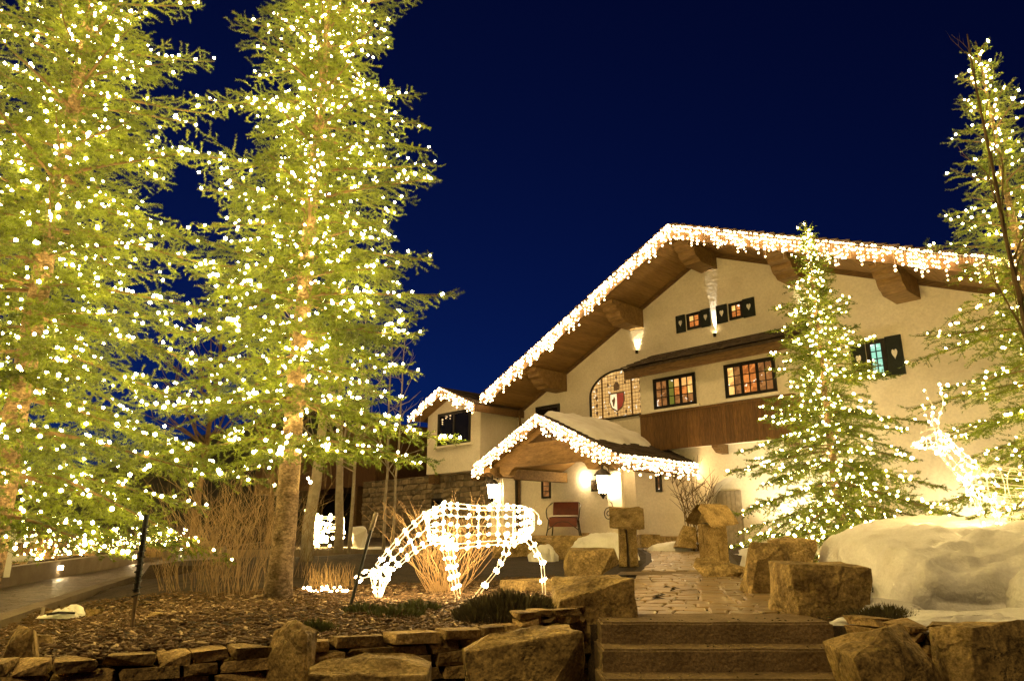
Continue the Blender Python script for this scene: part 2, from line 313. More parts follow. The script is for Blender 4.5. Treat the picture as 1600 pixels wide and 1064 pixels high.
# ------------------------------------------------------------------ stones and boulders
def rock_mesh(seed, n=13, boxy=0.5, sub=2, rough=0.035, flat_top=False):
    rg = random.Random(seed); bm = bmesh.new()
    for i in range(n):
        v = Vector((rg.gauss(0, 1), rg.gauss(0, 1), rg.gauss(0, 1))).normalized()
        m = max(abs(v.x), abs(v.y), abs(v.z)); v = v * ((1 - boxy) + boxy / m) * rg.uniform(0.88, 1.06)
        bm.verts.new(v)
    for sx in (-1, 1):
        for sy in (-1, 1):
            for sz in (-1, 1):
                if rg.random() < 0.55 * boxy + 0.3: bm.verts.new(Vector((sx * rg.uniform(0.7, 0.98), sy * rg.uniform(0.7, 0.98), sz * rg.uniform(0.75, 0.98))))
    bmesh.ops.convex_hull(bm, input=bm.verts[:]); bmesh.ops.delete(bm, geom=[v for v in bm.verts if not v.link_faces], context='VERTS')
    bmesh.ops.dissolve_limit(bm, angle_limit=R(12), verts=bm.verts[:], edges=bm.edges[:])
    bmesh.ops.bevel(bm, geom=bm.edges[:], offset=0.02, segments=1, affect='EDGES', clamp_overlap=True)
    bmesh.ops.triangulate(bm, faces=bm.faces[:])
    if sub: bmesh.ops.subdivide_edges(bm, edges=bm.edges[:], cuts=sub, use_grid_fill=True)
    for v in bm.verts:
        q = v.co * 1.7 + Vector((seed * 3.1, 0, 0))
        v.co += v.co.normalized() * (rough * 2 * noise.noise(q) + rough * 1.3 * (0.5 - abs(noise.noise(q * 2.3))) + rough * 0.8 * noise.noise(q * 6) + rough * 0.5 * noise.noise(q * 13))
    # unit extents
    lo = [min(v.co[k] for v in bm.verts) for k in range(3)]; hi = [max(v.co[k] for v in bm.verts) for k in range(3)]
    for v in bm.verts: v.co = Vector([(v.co[k] - lo[k]) / (hi[k] - lo[k]) * 2 - 1 for k in range(3)])
    me = bpy.data.meshes.new('rock'); bm.to_mesh(me); bm.free()
    return me
def boulder(px0, px1, ytop, ybase, label, seed, Y=None, depth=1.0, rz=0.0, boxy=0.6, zb=None, n=13, mat='rock', sink=0.05, cat='boulder', group=None, tilt=(0, 0), name='boulder'):
    pxc = (px0 + px1) / 2
    if Y is None: p = gpt(pxc, ybase); Y = p.y
    yr = min(ybase, 1005); a, b = at(px0, yr, Y), at(px1, yr, Y); w = b.x - a.x; top = at(pxc, ytop, Y).z
    z0 = at(pxc, ybase, Y).z if zb is None else zb
    z0 -= sink; d = w * depth
    me = rock_mesh(seed, n, boxy, 4, 0.035)
    for v in me.vertices: v.co = Vector((v.co.x * w / 2, v.co.y * d / 2, v.co.z * (top - z0) / 2))
    o = obj(name, me, M[mat], None, ((a.x + b.x) / 2, Y + d / 2, (z0 + top) / 2), (tilt[0], tilt[1], rz))
    return tag(o, label, cat, group)
BO = 'large sandstone boulders'
boulder(862, 1000, 902, 990, 'flat topped tan boulder at the top of the steps beside the stacked stone wall', 11, Y=6.25, depth=0.75, boxy=0.95, zb=0.55, n=9)
boulder(883, 972, 856, 905, 'pyramid shaped tan boulder in front of a roofed stone pillar', 23, depth=0.8, boxy=0.15, n=9)
boulder(1172, 1248, 846, 932, 'upright rounded ochre boulder on the edge of the paved path', 31, depth=0.8, boxy=0.55, n=16)
boulder(1222, 1290, 838, 895, 'brown boulder leaning behind the upright rounded ochre boulder', 37, Y=9.6, depth=0.9, boxy=0.5)
boulder(1234, 1380, 880, 960, 'broad block shaped boulder with a flat top beside the snow bank', 41, Y=6.35, depth=0.8, boxy=1.0, n=6, zb=0.86)
boulder(1352, 1512, 985, 1110, 'slanted grey brown boulder below the snow, beside the concrete steps', 53, Y=4.95, depth=0.7, boxy=0.25, zb=0.0, n=10, tilt=(0, -0.22))
boulder(1506, 1670, 976, 1110, 'big mottled boulder under the small wall stones below the snow bank', 61, Y=4.9, depth=0.7, boxy=0.6, zb=0.0, n=12)
boulder(722, 925, 988, 1120, 'long slanting boulder leaning on the curved stacked stone wall', 67, Y=5.05, depth=0.62, boxy=0.35, zb=0.0, n=11, tilt=(0, -0.12))
boulder(472, 668, 1036, 1130, 'low flat boulder at the foot of the stacked stone wall', 71, Y=4.35, depth=0.7, boxy=0.8, zb=0.0)
boulder(404, 484, 972, 1120, 'upright tan stone block set into the stacked wall below the spruce', 79, Y=4.75, depth=0.8, boxy=0.85, zb=0.0)
boulder(-8, 52, 980, 1050, 'dark rounded boulder on the wood chips by the driveway', 83, Y=4.75, depth=0.9, boxy=0.4, zb=0.68)
boulder(1232, 1254, 924, 954, 'small pale stone wedged against the broad block shaped boulder', 89, Y=6.75, depth=1.0, boxy=0.4, zb=0.85)
boulder(1058, 1090, 820, 854, 'dark boulder between the house wall and a roofed stone pillar', 97, Y=18.5, depth=1.0, boxy=0.6)
boulder(855, 968, 836, 872, 'grey block of stone under the melting snow by the porch', 101, Y=16.0, depth=0.5, boxy=1.0, n=6)
boulder(768, 868, 838, 872, 'dark grey rock behind the lit grazing deer', 103, Y=17.0, depth=0.5, boxy=0.8)
boulder(1000, 1038, 834, 852, 'low dark stone edging next to the porch wall', 107, Y=19.5, depth=0.8, boxy=0.9)
boulder(1090, 1196, 872, 902, 'long low rounded stone lying along the path edge', 109, Y=10.6, depth=0.4, boxy=0.45)
boulder(780, 882, 905, 945, 'long pale slab of stone lying behind the grazing deer', 113, Y=9.0, depth=0.5, boxy=0.9, zb=0.85)
for (x, y, s, lab) in ((72, 958, 0.07, 'small tan pebble beside the crumpled white sheet'), (148, 957, 0.08, 'orange pebble lying in the wood chips near the black post'), (242, 962, 0.06, 'round pale orange pebble on the wood chips'), (60, 1006, 0.11, 'pale angular stone beside the dark rounded boulder')):
    p = gpt(x, y + 3); tag(obj('pebble', rock_mesh(int(x) + 3, 10, 0.3, 1), M['rock'], None, (p.x, p.y, p.z + s * 0.25), (0, 0, x), (s, s * 0.7, s * 0.5)), lab, 'stone')
STONES = [rock_mesh(200 + i, 6, 1.0, 1, 0.05) for i in range(10)]
for me in STONES: me.materials.append(M['stone'])
CLADS = [rock_mesh(300 + i, 6, 1.0, 0, 0.03) for i in range(6)]
for me in CLADS: me.materials.append(M['clad'])
def stone_row(parent, path, z0, z1, seed, hmin=0.055, hmax=0.12, lmin=0.16, lmax=0.42, depth=0.17, lean=0.0):
    rg = random.Random(seed); cum = [0]
    P = [Vector((*p, 0)) for p in path]
    for a, b in zip(P[:-1], P[1:]): cum.append(cum[-1] + (b - a).length)
    tot = cum[-1]
    def pos(u):
        u = min(max(u, 0), tot - 1e-6)
        for i in range(len(cum) - 1):
            if u <= cum[i + 1]: k = (u - cum[i]) / (cum[i + 1] - cum[i]); return P[i].lerp(P[i + 1], k), (P[i + 1] - P[i]).normalized()
    z = z0; n = 0
    while z < z1 - 0.02:
        h = min(rg.uniform(hmin, hmax), z1 - z + 0.02); u = rg.uniform(-0.2, 0)
        while u < tot:
            l = rg.uniform(lmin, lmax) * (0.6 + h / hmax * 0.5); c, d = pos(u + l / 2); nrm = Vector((d.y, -d.x, 0))
            back = (z - z0) * lean + rg.uniform(-0.025, 0.03)
            q = c - nrm * (back - 0.0)
            obj('stone', rg.choice(STONES), None, parent, (q.x, q.y, z + h / 2), (rg.uniform(-.07, .07), rg.uniform(-.05, .05), math.atan2(d.y, d.x) + rg.uniform(-.09, .09)),
                ((l * 0.5) * 0.985, depth * rg.uniform(0.5, 0.62), h * 0.5 * rg.uniform(0.9, 1.0)))
            u += l; n += 1
        z += h
    return n
t = thing('retaining_wall', 'curved dry stacked stone wall holding the wood chip bed', 'wall')
stone_row(t, [(-3.6, 4.15), (-2.9, 4.3), (-2.2, 4.6), (-1.6, 4.95), (-0.5, 5.65), (0.1, 6.0)], 0.32, 0.87, 5, lean=0.05, lmin=0.18, lmax=0.46)
stone_row(t, [(0.1, 6.0), (0.42, 6.15), (0.66, 6.6)], 0.3, 0.98, 6, lmin=0.12, lmax=0.3)
t = thing('retaining_wall', 'short stacked stone wall under the snow bank beside the steps', 'wall')
stone_row(t, [(2.74, 5.95), (2.95, 5.6), (3.3, 5.42), (5.2, 5.15)], 0.45, 0.93, 8, hmin=0.09, hmax=0.15, lmin=0.2, lmax=0.5, depth=0.24)
t = thing('retaining_wall', 'little stacked stone ledge behind the upright rounded ochre boulder', 'wall')
stone_row(t, [(2.95, 9.3), (3.3, 9.0), (3.9, 8.9)], 0.9, 1.15, 9, hmin=0.05, hmax=0.08, lmin=0.1, lmax=0.22)

# ------------------------------------------------------------------ steps and path
st = thing('stairs', 'broad concrete steps climbing from below to the paved path', 'stairs')
RH, TD = 0.155, 0.27
for i in range(6):
    y1 = 5.92 - TD * i; z1 = 0.905 - RH * i; x0, x1 = 0.70 - 0.03 * i, 2.52 + 0.12 * i
    bm = bmesh.new(); d = (0.62 if i == 0 else TD + 0.25)
    bmesh.ops.create_cube(bm, size=1.0)
    for v in bm.verts: v.co = Vector((x0 + (v.co.x + .5) * (x1 - x0), y1 + (v.co.y + .5) * d, z1 - RH - 0.05 + (v.co.z + .5) * (RH + 0.05)))
    bmesh.ops.bevel(bm, geom=[e for e in bm.edges if all(v.co.z > z1 - 0.01 for v in e.verts)], offset=0.018, segments=3, affect='EDGES')
    bmesh.ops.subdivide_edges(bm, edges=[e for e in bm.edges if e.calc_length() > 1], cuts=14)
    for v in bm.verts: v.co.z += 0.006 * noise.noise(v.co * 3); v.co.y += 0.008 * noise.noise(v.co * 2.3 + Vector((9, 0, 0)))
    me = bpy.data.meshes.new('step'); bm.to_mesh(me); bm.free(); obj('step', me, M['concrete'], st)
PL = [(0.72, 6.5), (1.0, 7.4), (1.35, 8.6), (1.85, 11), (2.35, 13), (2.75, 14.5), (3.4, 18), (3.9, 22.5)]
PR = [(2.5, 6.5), (2.85, 7.4), (3.0, 8.6), (3.5, 11), (3.85, 13), (4.3, 14.5), (5.2, 18), (6.0, 22.5)]
def pathxy(u, y):
    a = np.interp(y, [p[1] for p in PL], [p[0] for p in PL]); b = np.interp(y, [p[1] for p in PR], [p[0] for p in PR]); return float(a + (b - a) * u)
def path():
    mb = MB(); ys = np.linspace(6.46, 22.5, 40)
    vs = [(pathxy(u, y) + (-0.12 if u == 0 else 0.12), y, gz(0, y) + 0.012) for y in ys for u in (0, 1)]
    mb.add(vs, [(2 * i, 2 * i + 1, 2 * i + 3, 2 * i + 2) for i in range(39)])
    root = tag(mb.build('path', M['joint']), kind='structure')
    rg = random.Random(3); cells = []
    rows = []; y = 6.56
    while y < 20.5:
        h = rg.uniform(0.18, 0.36) * (1 + (y - 6.5) * 0.04); rows.append((y, h)); y += h
    for ri, (y, h) in enumerate(rows):
        if 10.9 < y < 11.7: continue
        wdt = pathxy(1, y) - pathxy(0, y); cut = [0.0]
        while cut[-1] < 1: cut.append(cut[-1] + rg.uniform(0.14, 0.34) / wdt)
        cut[-1] = 1.0
        if len(cut) > 2 and cut[-1] - cut[-2] < 0.05: cut.pop(-2)
        for a, b in zip(cut[:-1], cut[1:]):
            cells.append((a, b, y, y + h))
    def wob(u, y, k): return pathxy(u, y) + 0.11 * noise.noise(Vector((u * 9, y * 4, 0))) * (0 < u < 1), y + 0.14 * noise.noise(Vector((u * 7, y * 3.1, 7)))
    rest = MB(); n = 0
    for (a, b, y0, y1) in cells:
        ring = [wob(a, y0, 0), wob((a + b) / 2, y0, 0), wob(b, y0, 0), wob(b, (y0 + y1) / 2, 0), wob(b, y1, 0), wob((a + b) / 2, y1, 0), wob(a, y1, 0), wob(a, (y0 + y1) / 2, 0)]
        cx = sum(p[0] for p in ring) / 8; cy = sum(p[1] for p in ring) / 8; hgt = 0.034 + rg.uniform(-0.004, 0.005); tx, ty = rg.uniform(-.02, .02), rg.uniform(-.02, .02)
        def lift(p, k, z): x = cx + (p[0] - cx) * k; y = cy + (p[1] - cy) * k; return (x, y, gz(0, y) + z + (x - cx) * tx + (y - cy) * ty)
        vs = [lift(p, 0.94, 0.0) for p in ring] + [lift(p, 0.925, hgt - 0.010) for p in ring] + [lift(p, 0.83, hgt) for p in ring]
        fc = [(k * 8 + i, k * 8 + (i + 1) % 8, k * 8 + 8 + (i + 1) % 8, k * 8 + 8 + i) for k in range(2) for i in range(8)] + [tuple(range(16, 24))]
        if n < 300: MB().add(vs, fc).build('paver', M['paver'], root); n += 1
        else: rest.add(vs, fc)
    if rest.v: tag(rest.build('paver', M['paver'], root), kind='stuff')
    b = MB(); b.add([(pathxy(0, 10.95) - .3, 10.95, gz(0, 11) + .035), (pathxy(1, 10.95) + .5, 10.95, gz(0, 11) + .035), (pathxy(1, 11.65) + .5, 11.65, gz(0, 11.6) + .035), (pathxy(0, 11.65) - .3, 11.65, gz(0, 11.6) + .035)], [(0, 1, 2, 3)])
    b.build('concrete_band', M['concrete'], root)
path()
def leaf_litter(x, y, lab, s):
    p = gpt(x, y); mb = MB(); rg = random.Random(int(x))
    for k in range(5):
        a = rg.uniform(0, 6.28); c = Vector((p.x + rg.uniform(-.05, .05), p.y + rg.uniform(-.04, .04), p.z + 0.04 + 0.01 * k)); d = Vector((math.cos(a), math.sin(a), 0)) * s; e = Vector((-d.y, d.x, 0)) * 0.4
        mb.add([c - d, c + e + Vector((0, 0, .015)), c + d, c - e], [(0, 1, 2, 3)])
    tag(mb.build('dead_leaves', M['dark']), lab, 'leaves')
leaf_litter(1050, 929, 'dark dead leaf lying on the paving farther from the steps', 0.06); leaf_litter(1030, 941, 'dark dead leaf cluster lying on the paving closer to the steps', 0.075)

# ------------------------------------------------------------------ the chalet (house-local: x along the front, -y outward, z up)
house = thing('chalet', 'white stucco chalet with a broad gable, dark wood trim and lit windows', 'house', (HP[0], HP[1], 0), HROT)
S0, ZS, KL, KR, OV = 0.38, 11.30, 0.472, 0.424, 2.2
def sof(s): return ZS - (KL * (S0 - s) if s < S0 else KR * (s - S0))
def house_shell():
    SL, SR = -9.45, 13.0
    # front wall with an arched recess under the bay
    ac, ah, zs_, ris = 1.55, 1.85, 2.55, 0.9
    pts = [(SL, 0.6), (ac - ah, 0.6)] + [(ac - ah * math.cos(a), zs_ + ris * math.sin(a)) for a in np.linspace(0, math.pi, 15)] + [(ac + ah, 0.6), (SR, 0.6), (SR, sof(SR)), (S0, ZS), (SL, sof(SL))]
    MB().prism([(x, 0, z) for x, z in pts], (0, 0.6, 0)).build('wall', M['stucco'], house)
    MB().prism([(SL, 0.603, 0.6), (SR, 0.603, 0.6), (SR, 0.603, sof(SR) - .01), (S0, 0.603, ZS - .01), (SL, 0.603, sof(SL) - .01)], (0, 12, 0)).build('wall', M['stucco'], house)
    dr = MB().b2(ac - ah + .1, ac - ah + .95, 0.55, 0.60, 0.7, 2.9).build('door', M['palebark'], house)
    for i in range(5): MB().b2(ac - ah + .11 + i * .165, ac - ah + .262 + i * .165, 0.525, 0.548, 0.7, 2.88).build('plank', M['palebark'], dr)
    # roof slab
    def slope(sa, sb, lift0, lift1, y0, y1):
        return [(sa, y0, sof(sa) + lift0), (sb, y0, sof(sb) + lift0), (sb, y0, sof(sb) + lift1), (sa, y0, sof(sa) + lift1)], (0, y1 - y0, 0)
    SE, SW = 13.6, -9.35
    rf = MB()
    for a, b in ((SW, S0), (S0, SE)):
        p, v = slope(a, b, 0.06, 0.36, -OV + 0.06, 13); rf.prism(p, v)
    roof = rf.build('roof', M['shingle'], house)
    for a, b, nm in ((SW, S0, 0), (S0, SE, 1)):
        L = b - a; n = int(abs(L) / 0.16)
        for i in range(n):
            s0 = a + L * i / n; s1 = a + L * (i + 1) / n - 0.008
            dz = random.uniform(0, 0.006)
            p = [(s0, -OV + .05, sof(s0) + dz), (s1, -OV + .05, sof(s1 - 1e-6) + dz), (s1, -OV + .05, sof(s1 - 1e-6) + .055), (s0, -OV + .05, sof(s0 + 1e-6) + .055)]
            MB().prism(p, (0, OV + 0.1, 0)).build('soffit_plank', M['soffit'], roof)
        p = [(a, -OV - .01, sof(a) - .10), (b, -OV - .01, sof(b) - .10), (b, -OV - .01, sof(b) + .30), (a, -OV - .01, sof(a) + .30)]
        MB().prism(p, (0, .058, 0)).build('barge_board', M['wood'], roof)
        # dark trim where soffit meets the wall
        p = [(a, -.07, sof(a) - .17), (b, -.07, sof(b) - .17), (b, -.07, sof(b) - .004), (a, -.07, sof(a) - .004)]
        MB().prism(p, (0, .067, 0)).build('trim_board', M['wood'], roof)
        # shingle edges along the rake
        m = int(abs(L) / 0.3)
        for i in range(m):
            s0 = a + L * i / m; s1 = a + L * (i + 1) / m; sl = -1 if nm else 1; up, dn = (s1, s0) if not nm else (s0, s1)
            zz = .37
            q = [(dn - (.06 * sl), sof(dn) + zz + .045), (up, sof(up) + zz), (up, sof(up) + zz + .02), (dn - .06 * sl, sof(dn) + zz + .075)]
            if nm: q = q[::-1]
            MB().prism([(x, -OV - .09 - random.uniform(0, .03), z) for x, z in q], (0, 0.9, 0)).build('shingle', M['shingle'], roof)
    # carved purlin ends
    for c in (-6.83, -2.82, 0.46, 3.74, 6.70, 10.2):
        top = max(sof(c - .32), sof(c + .32)) if abs(c - S0) > .4 else ZS; bz = sof(c) - .72; hh = top - bz
        prof = [(0, bz)] + [(1.05 + .12 * i / 4, bz + .04 * i / 4) for i in range(2)] + [(1.18 + .26 * math.sin(a) , bz + .10 + .26 * (1 - math.cos(a))) for a in np.linspace(0, math.pi / 2, 6)] + [(1.62, bz + .42), (1.66, bz + .55), (1.85, bz + .6), (1.85, bz + .74), (0, bz + .74)]
        MB().prism([(c - .32, -x, z) for x, z in prof], (.64, 0, 0)).build('purlin_end', M['beam'], house)
house_shell()
def window(parent, s0, s1, z0, z1, t, ncas, nx, nz, mats, sill=True, fw_=0.07, name='window', label=None):
    y = -t; fr = MB()
    for (a, b, c, d) in ((s0, s1, z0, z0 + fw_), (s0, s1, z1 - fw_, z1), (s0, s0 + fw_, z0 + fw_, z1 - fw_), (s1 - fw_, s1, z0 + fw_, z1 - fw_)): fr.b2(a, b, y - .06, y + .02, c, d)
    o = fr.build(name, M['darkframe'], parent)
    if label: o['label'] = label
    wc = (s1 - s0 - 2 * fw_) / ncas; k = 0
    for c in range(ncas):
        a = s0 + fw_ + c * wc; b = a + wc; m = 0.045
        cs = MB()
        for (p, q, u, v) in ((a, b, z0 + fw_, z0 + fw_ + m), (a, b, z1 - fw_ - m, z1 - fw_), (a, a + m, z0 + fw_ + m, z1 - fw_ - m), (b - m, b, z0 + fw_ + m, z1 - fw_ - m)): cs.b2(p, q, y - .045, y + .01, u, v)
        ia, ib, iz0, iz1 = a + m, b - m, z0 + fw_ + m, z1 - fw_ - m
        for i in range(1, nx): x = ia + (ib - ia) * i / nx; cs.b2(x - .014, x + .014, y - .04, y + .005, iz0, iz1)
        for j in range(1, nz): z = iz0 + (iz1 - iz0) * j / nz; cs.b2(ia, ib, y - .038, y + .004, z - .014, z + .014)
        cs.build('casement', M['darkframe'], o)
        for i in range(nx):
            for j in range(nz):
                MB().b2(ia + (ib - ia) * i / nx + .005, ia + (ib - ia) * (i + 1) / nx - .005, y - .012, y - .004, iz0 + (iz1 - iz0) * j / nz + .005, iz0 + (iz1 - iz0) * (j + 1) / nz - .005).build('pane', M[mats[k % len(mats)]], o); k += 1
    if sill: MB().b2(s0 - .12, s1 + .12, y - .12, y - .002, z0 - .09, z0 - .003).build('sill', M['stucco'], o)
    return o
def heart_pts(c, z, w_, h):
    out = []
    for i in range(20):
        a = 2 * math.pi * i / 20; x = 16 * math.sin(a) ** 3; y = 13 * math.cos(a) - 5 * math.cos(2 * a) - 2 * math.cos(3 * a) - math.cos(4 * a)
        out.append((c + x / 32 * w_, z + y / 29 * h))
    return out
def shutter(s0, s1, z0, z1, t):
    y = -t; mb = MB(); mb.b2(s0, s1, y - .05, y - .01, z0, z1)
    o = mb.build('shutter', M['shutter'], house)
    fr = MB(); e = .05 * (s1 - s0) / .4
    for (a, b, c, d) in ((s0, s1, z0, z0 + e), (s0, s1, z1 - e, z1), (s0, s0 + e, z0 + e, z1 - e), (s1 - e, s1, z0 + e, z1 - e)): fr.b2(a, b, y - .062, y - .052, c, d)
    fr.build('rail', M['shutter'], o)
    zc = (z0 + z1) / 2 + .05 * (z1 - z0); w_ = (s1 - s0) * .36
    MB().prism([(x, y - .056, z) for x, z in heart_pts((s0 + s1) / 2, zc, w_, min(w_ * 1.9, (z1 - z0) * .36))][::-1], (0, .004, 0)).build('heart_opening', M['white'], o)
    return o
def house_front():
    T = 0.70
    # projecting bay
    bs0, bs1 = -2.30, 3.36
    bay = MB().b2(bs0, bs1, -T, 0.02, 4.36, 7.05).build('bay', M['stucco'], house)
    n = 42
    for i in range(n):
        a = bs0 - .03 + (bs1 - bs0 + .06) * i / n; b = bs0 - .03 + (bs1 - bs0 + .06) * (i + 1) / n - .007
        MB().b2(a, b, -T - .035 - random.uniform(0, .008), -T - .003, 4.30, 5.55).build('plank', M['panelwood'], bay)
    MB().b2(bs0 - .045, bs1 + .045, -T - .07, -T + .1, 5.55, 5.62).build('panel_cap', M['panelwood'], bay)
    for s_ in (bs0 - .03, bs1 + .004): MB().b2(s_, s_ + .026, -T - .003, 0, 4.30, 5.55).build('side_panel', M['panelwood'], bay)
    for c in (-1.9, 0.55, 3.0): MB().prism([(c - .12, -.02, 4.355), (c - .12, -.66, 4.355), (c - .12, -.66, 4.25), (c - .12, -.42, 4.08), (c - .12, -.02, 4.05)], (.24, 0, 0)).build('bay_corbel', M['wood'], bay)
    warm = ['p_amber', 'p_bright', 'p_orange', 'p_bright', 'p_amber', 'p_orange']
    window(house, -1.69, 0.03, 5.72, 6.82, T, 3, 2, 3, ['p_amber'] * 6 + ['p_green'] * 3 + ['p_amber', 'p_orange', 'p_bright'] + ['p_amber', 'p_orange', 'p_bright', 'p_amber', 'p_bright', 'p_bright'])
    window(house, 1.14, 2.90, 5.74, 6.86, T, 3, 2, 3, ['p_bright', 'p_bright', 'p_bright'] + ['p_amber'] * 3 + ['p_orange'] * 6 + ['p_amber'] * 6)
    # pent roof over the bay
    q0, q1 = -2.72, 4.02
    pr = MB()
    pr.add([(q0, -1.12, 7.30), (q1, -1.12, 7.30), (q1 - .25, -.02, 7.86), (q0 + .75, -.02, 7.86), (q0, -1.12, 7.22), (q1, -1.12, 7.22), (q1 - .25, -.02, 7.22), (q0 + .75, -.02, 7.22)],
           [(0, 1, 2, 3), (4, 7, 6, 5), (0, 4, 5, 1), (1, 5, 6, 2), (3, 7, 4, 0)])
    pent = pr.build('pent_roof', M['shingle'], house)
    MB().b2(q0 + .03, q1 - .02, -1.10, -1.04, 6.92, 7.22).build('fascia', M['wood'], pent)
    MB().b2(q0 + .08, q1 - .07, -1.03, -.01, 7.08, 7.2).build('soffit_board', M['soffit'], pent)
    MB().prism([(q1 - .07, -1.03, 6.92), (q1 - .07, -1.03, 7.215), (q1 - .07, -.01, 7.215), (q1 - .07, -.01, 7.1)], (.05, 0, 0)).build('fascia', M['wood'], pent)
    for r_ in range(5):
        k = r_ / 5; y0 = -1.20 + k * 1.12; z0 = 7.315 + k * .56; xa = q0 + .75 * max(0, k - .05); xb = q1 - .25 * k
        x = xa - .03; rg = random.Random(r_)
        while x < xb:
            w_ = rg.uniform(.14, .3)
            dz = rg.uniform(0, .018); y1 = y0 - rg.uniform(0, .035)
            MB().add([(x, y1, z0 + dz), (min(x + w_, xb) - .01, y1, z0 + dz), (min(x + w_, xb) - .01, y1, z0 + .032 + dz), (x, y1, z0 + .032 + dz), (x, y0 + .27, z0 + .13), (min(x + w_, xb) - .01, y0 + .27, z0 + .13), (min(x + w_, xb) - .01, y0 + .27, z0 + .145), (x, y0 + .27, z0 + .145)],
                     [(0, 1, 2, 3), (5, 4, 7, 6), (3, 2, 6, 7), (1, 0, 4, 5), (0, 3, 7, 4), (2, 1, 5, 6)]).build('shingle', M['shingle'], pent); x += w_
    # attic windows and shutters
    def S_(px, py=500, t=0): return fs(px, py, t)[0]
    za, zb = 8.52, 9.18
    for a, b in ((1057, 1071), (1096.5, 1111), (1121, 1138), (1163.5, 1182)): shutter(S_(a), S_(b), za + .01, zb, 0)
    for a, b in ((1074, 1096), (1141, 1163)): window(house, S_(a), S_(b), za + .04, zb - .03, 0, 1, 2, 2, ['p_orange', 'p_bright', 'p_orange', 'p_orange'], sill=False, fw_=.05)
    # right hand window
    z0, z1 = 5.85, 6.97
    window(house, S_(1356, 560), S_(1386, 560), z0, z1, 0, 1, 2, 4, ['p_cyan'], sill=False)
    shutter(S_(1387, 560), S_(1413, 560), z0, z1 + .03, 0); shutter(S_(1331, 560), S_(1354, 560), z0, z1 + .03, 0)
    # dark small window by the wing, lower dark opening at the right
    window(house, S_(838, 640), S_(875, 640), 6.0, 6.72, 0, 1, 1, 1, ['darkglass'], sill=False)
    window(house, 8.7, 10.6, 2.0, 3.3, 0, 2, 1, 1, ['darkglass'], sill=False)
    # stained glass window, arched
    gc, gh, g0, gsp, gr = -3.78, 1.42, 5.80, 6.72, 0.88
    def arch(off, seg=18): return [(gc - gh - off, g0 - off)] + [(gc - (gh + off) * math.cos(a), gsp + (gr + off) * math.sin(a)) for a in np.linspace(0, math.pi, seg)] + [(gc + gh + off, g0 - off)]
    A, B = arch(.0), arch(.06)
    ring = MB(); n = len(A)
    for i in range(n):
        j = (i + 1) % n; a, b, c, d = A[i], A[j], B[j], B[i]
        ring.add([(a[0], -.07, a[1]), (b[0], -.07, b[1]), (c[0], -.07, c[1]), (d[0], -.07, d[1]), (a[0], .0, a[1]), (b[0], .0, b[1]), (c[0], .0, c[1]), (d[0], .0, d[1])], [(0, 1, 2, 3), (0, 4, 5, 1), (3, 2, 6, 7)])
    sg = ring.build('stained_glass_window', M['darkframe'], house); sg['label'] = 'arched leaded window with a red and white shield'
    inside = lambda x, z: z < gsp or ((x - gc) / gh) ** 2 + ((z - gsp) / gr) ** 2 < 1
    top = lambda x: gsp + gr * math.sqrt(max(0, 1 - ((x - gc) / gh) ** 2))
    bounds = [gc - gh, -4.62, -3.18, gc + gh]
    for i in range(3):
        a, b = bounds[i] + .03, bounds[i + 1] - .03
        pts = [(a, g0 + .02)] + [(b, g0 + .02)] + [(x, top(x) - .02) for x in np.linspace(b, a, 12)]
        MB().prism([(x, -.02, z) for x, z in pts], (0, .012, 0)).build('glass_panel', M['glass_art'], sg)
        if i: MB().b2(bounds[i] - .03, bounds[i] + .03, -.05, -.008, g0, top(bounds[i])).build('mullion', M['beam'], sg)
        lead = MB(); z = g0 + .02
        k = 0
        while z < gsp + gr:
            xs = [x for x in np.linspace(a, b, 40) if inside(x, z + .02)]
            if len(xs) > 2: lead.b2(xs[0], xs[-1], -.026, -.021, z, z + (.012 if k % 3 else .02))
            z += .135; k += 1
        for x in np.arange(a + .12, b, .145): lead.b2(x - .004, x + .004, -.025, -.0205, g0 + .02, top(x) - .03)
        lead.build('leading', M['darkframe'], sg)
        cx = (a + b) / 2
        if i != 1:
            for z in (6.05, 6.35, 6.65, 6.95):
                if inside(cx, z + .15):
                    MB().prism([(cx + dx * .55, -.029, z + dz * .75) for dx, dz in ((0, -.14), (.1, -.02), (.12, .06), (.05, .12), (0, .09), (-.05, .12), (-.12, .06), (-.1, -.02))][::-1], (0, .004, 0)).build('ornament', M['glass_dark'], sg)
        else:
            zc = 6.42
            sh = [(-.33, .30), (.33, .30), (.34, .0), (.24, -.24), (0, -.38), (-.24, -.24), (-.34, 0)]
            MB().prism([(cx + x * 1.12, -.030, zc + z * 1.12) for x, z in sh], (0, .004, 0)).build('shield_border', M['glass_dark'], sg)
            MB().prism([(cx + x * .95, -.036, zc + z * .95) for x, z in ((-.33, .30), (0, .30), (0, -.38), (-.24, -.24), (-.34, 0))], (0, .004, 0)).build('shield_half', M['glass_pale'], sg)
            MB().prism([(cx + x * .95, -.036, zc + z * .95) for x, z in ((0.006, .30), (.33, .30), (.34, 0), (.24, -.24), (0.006, -.38))], (0, .004, 0)).build('shield_half', M['glass_red'], sg)
            MB().prism([(cx - .16 + x, -.041, zc + z) for x, z in ((-.03, -.18), (.02, -.2), (.06, -.05), (.09, .1), (.03, .2), (-.01, .1), (-.09, .06), (-.05, -.04))], (0, .003, 0)).build('heraldic_figure', M['glass_dark'], sg)
            MB().prism([(cx + x, -.030, zc + .56 + z) for x, z in ((-.12, -.14), (.12, -.14), (.15, .02), (.08, .17), (-.06, .19), (-.15, .05))], (0, .004, 0)).build('helmet', M['glass_dark'], sg)
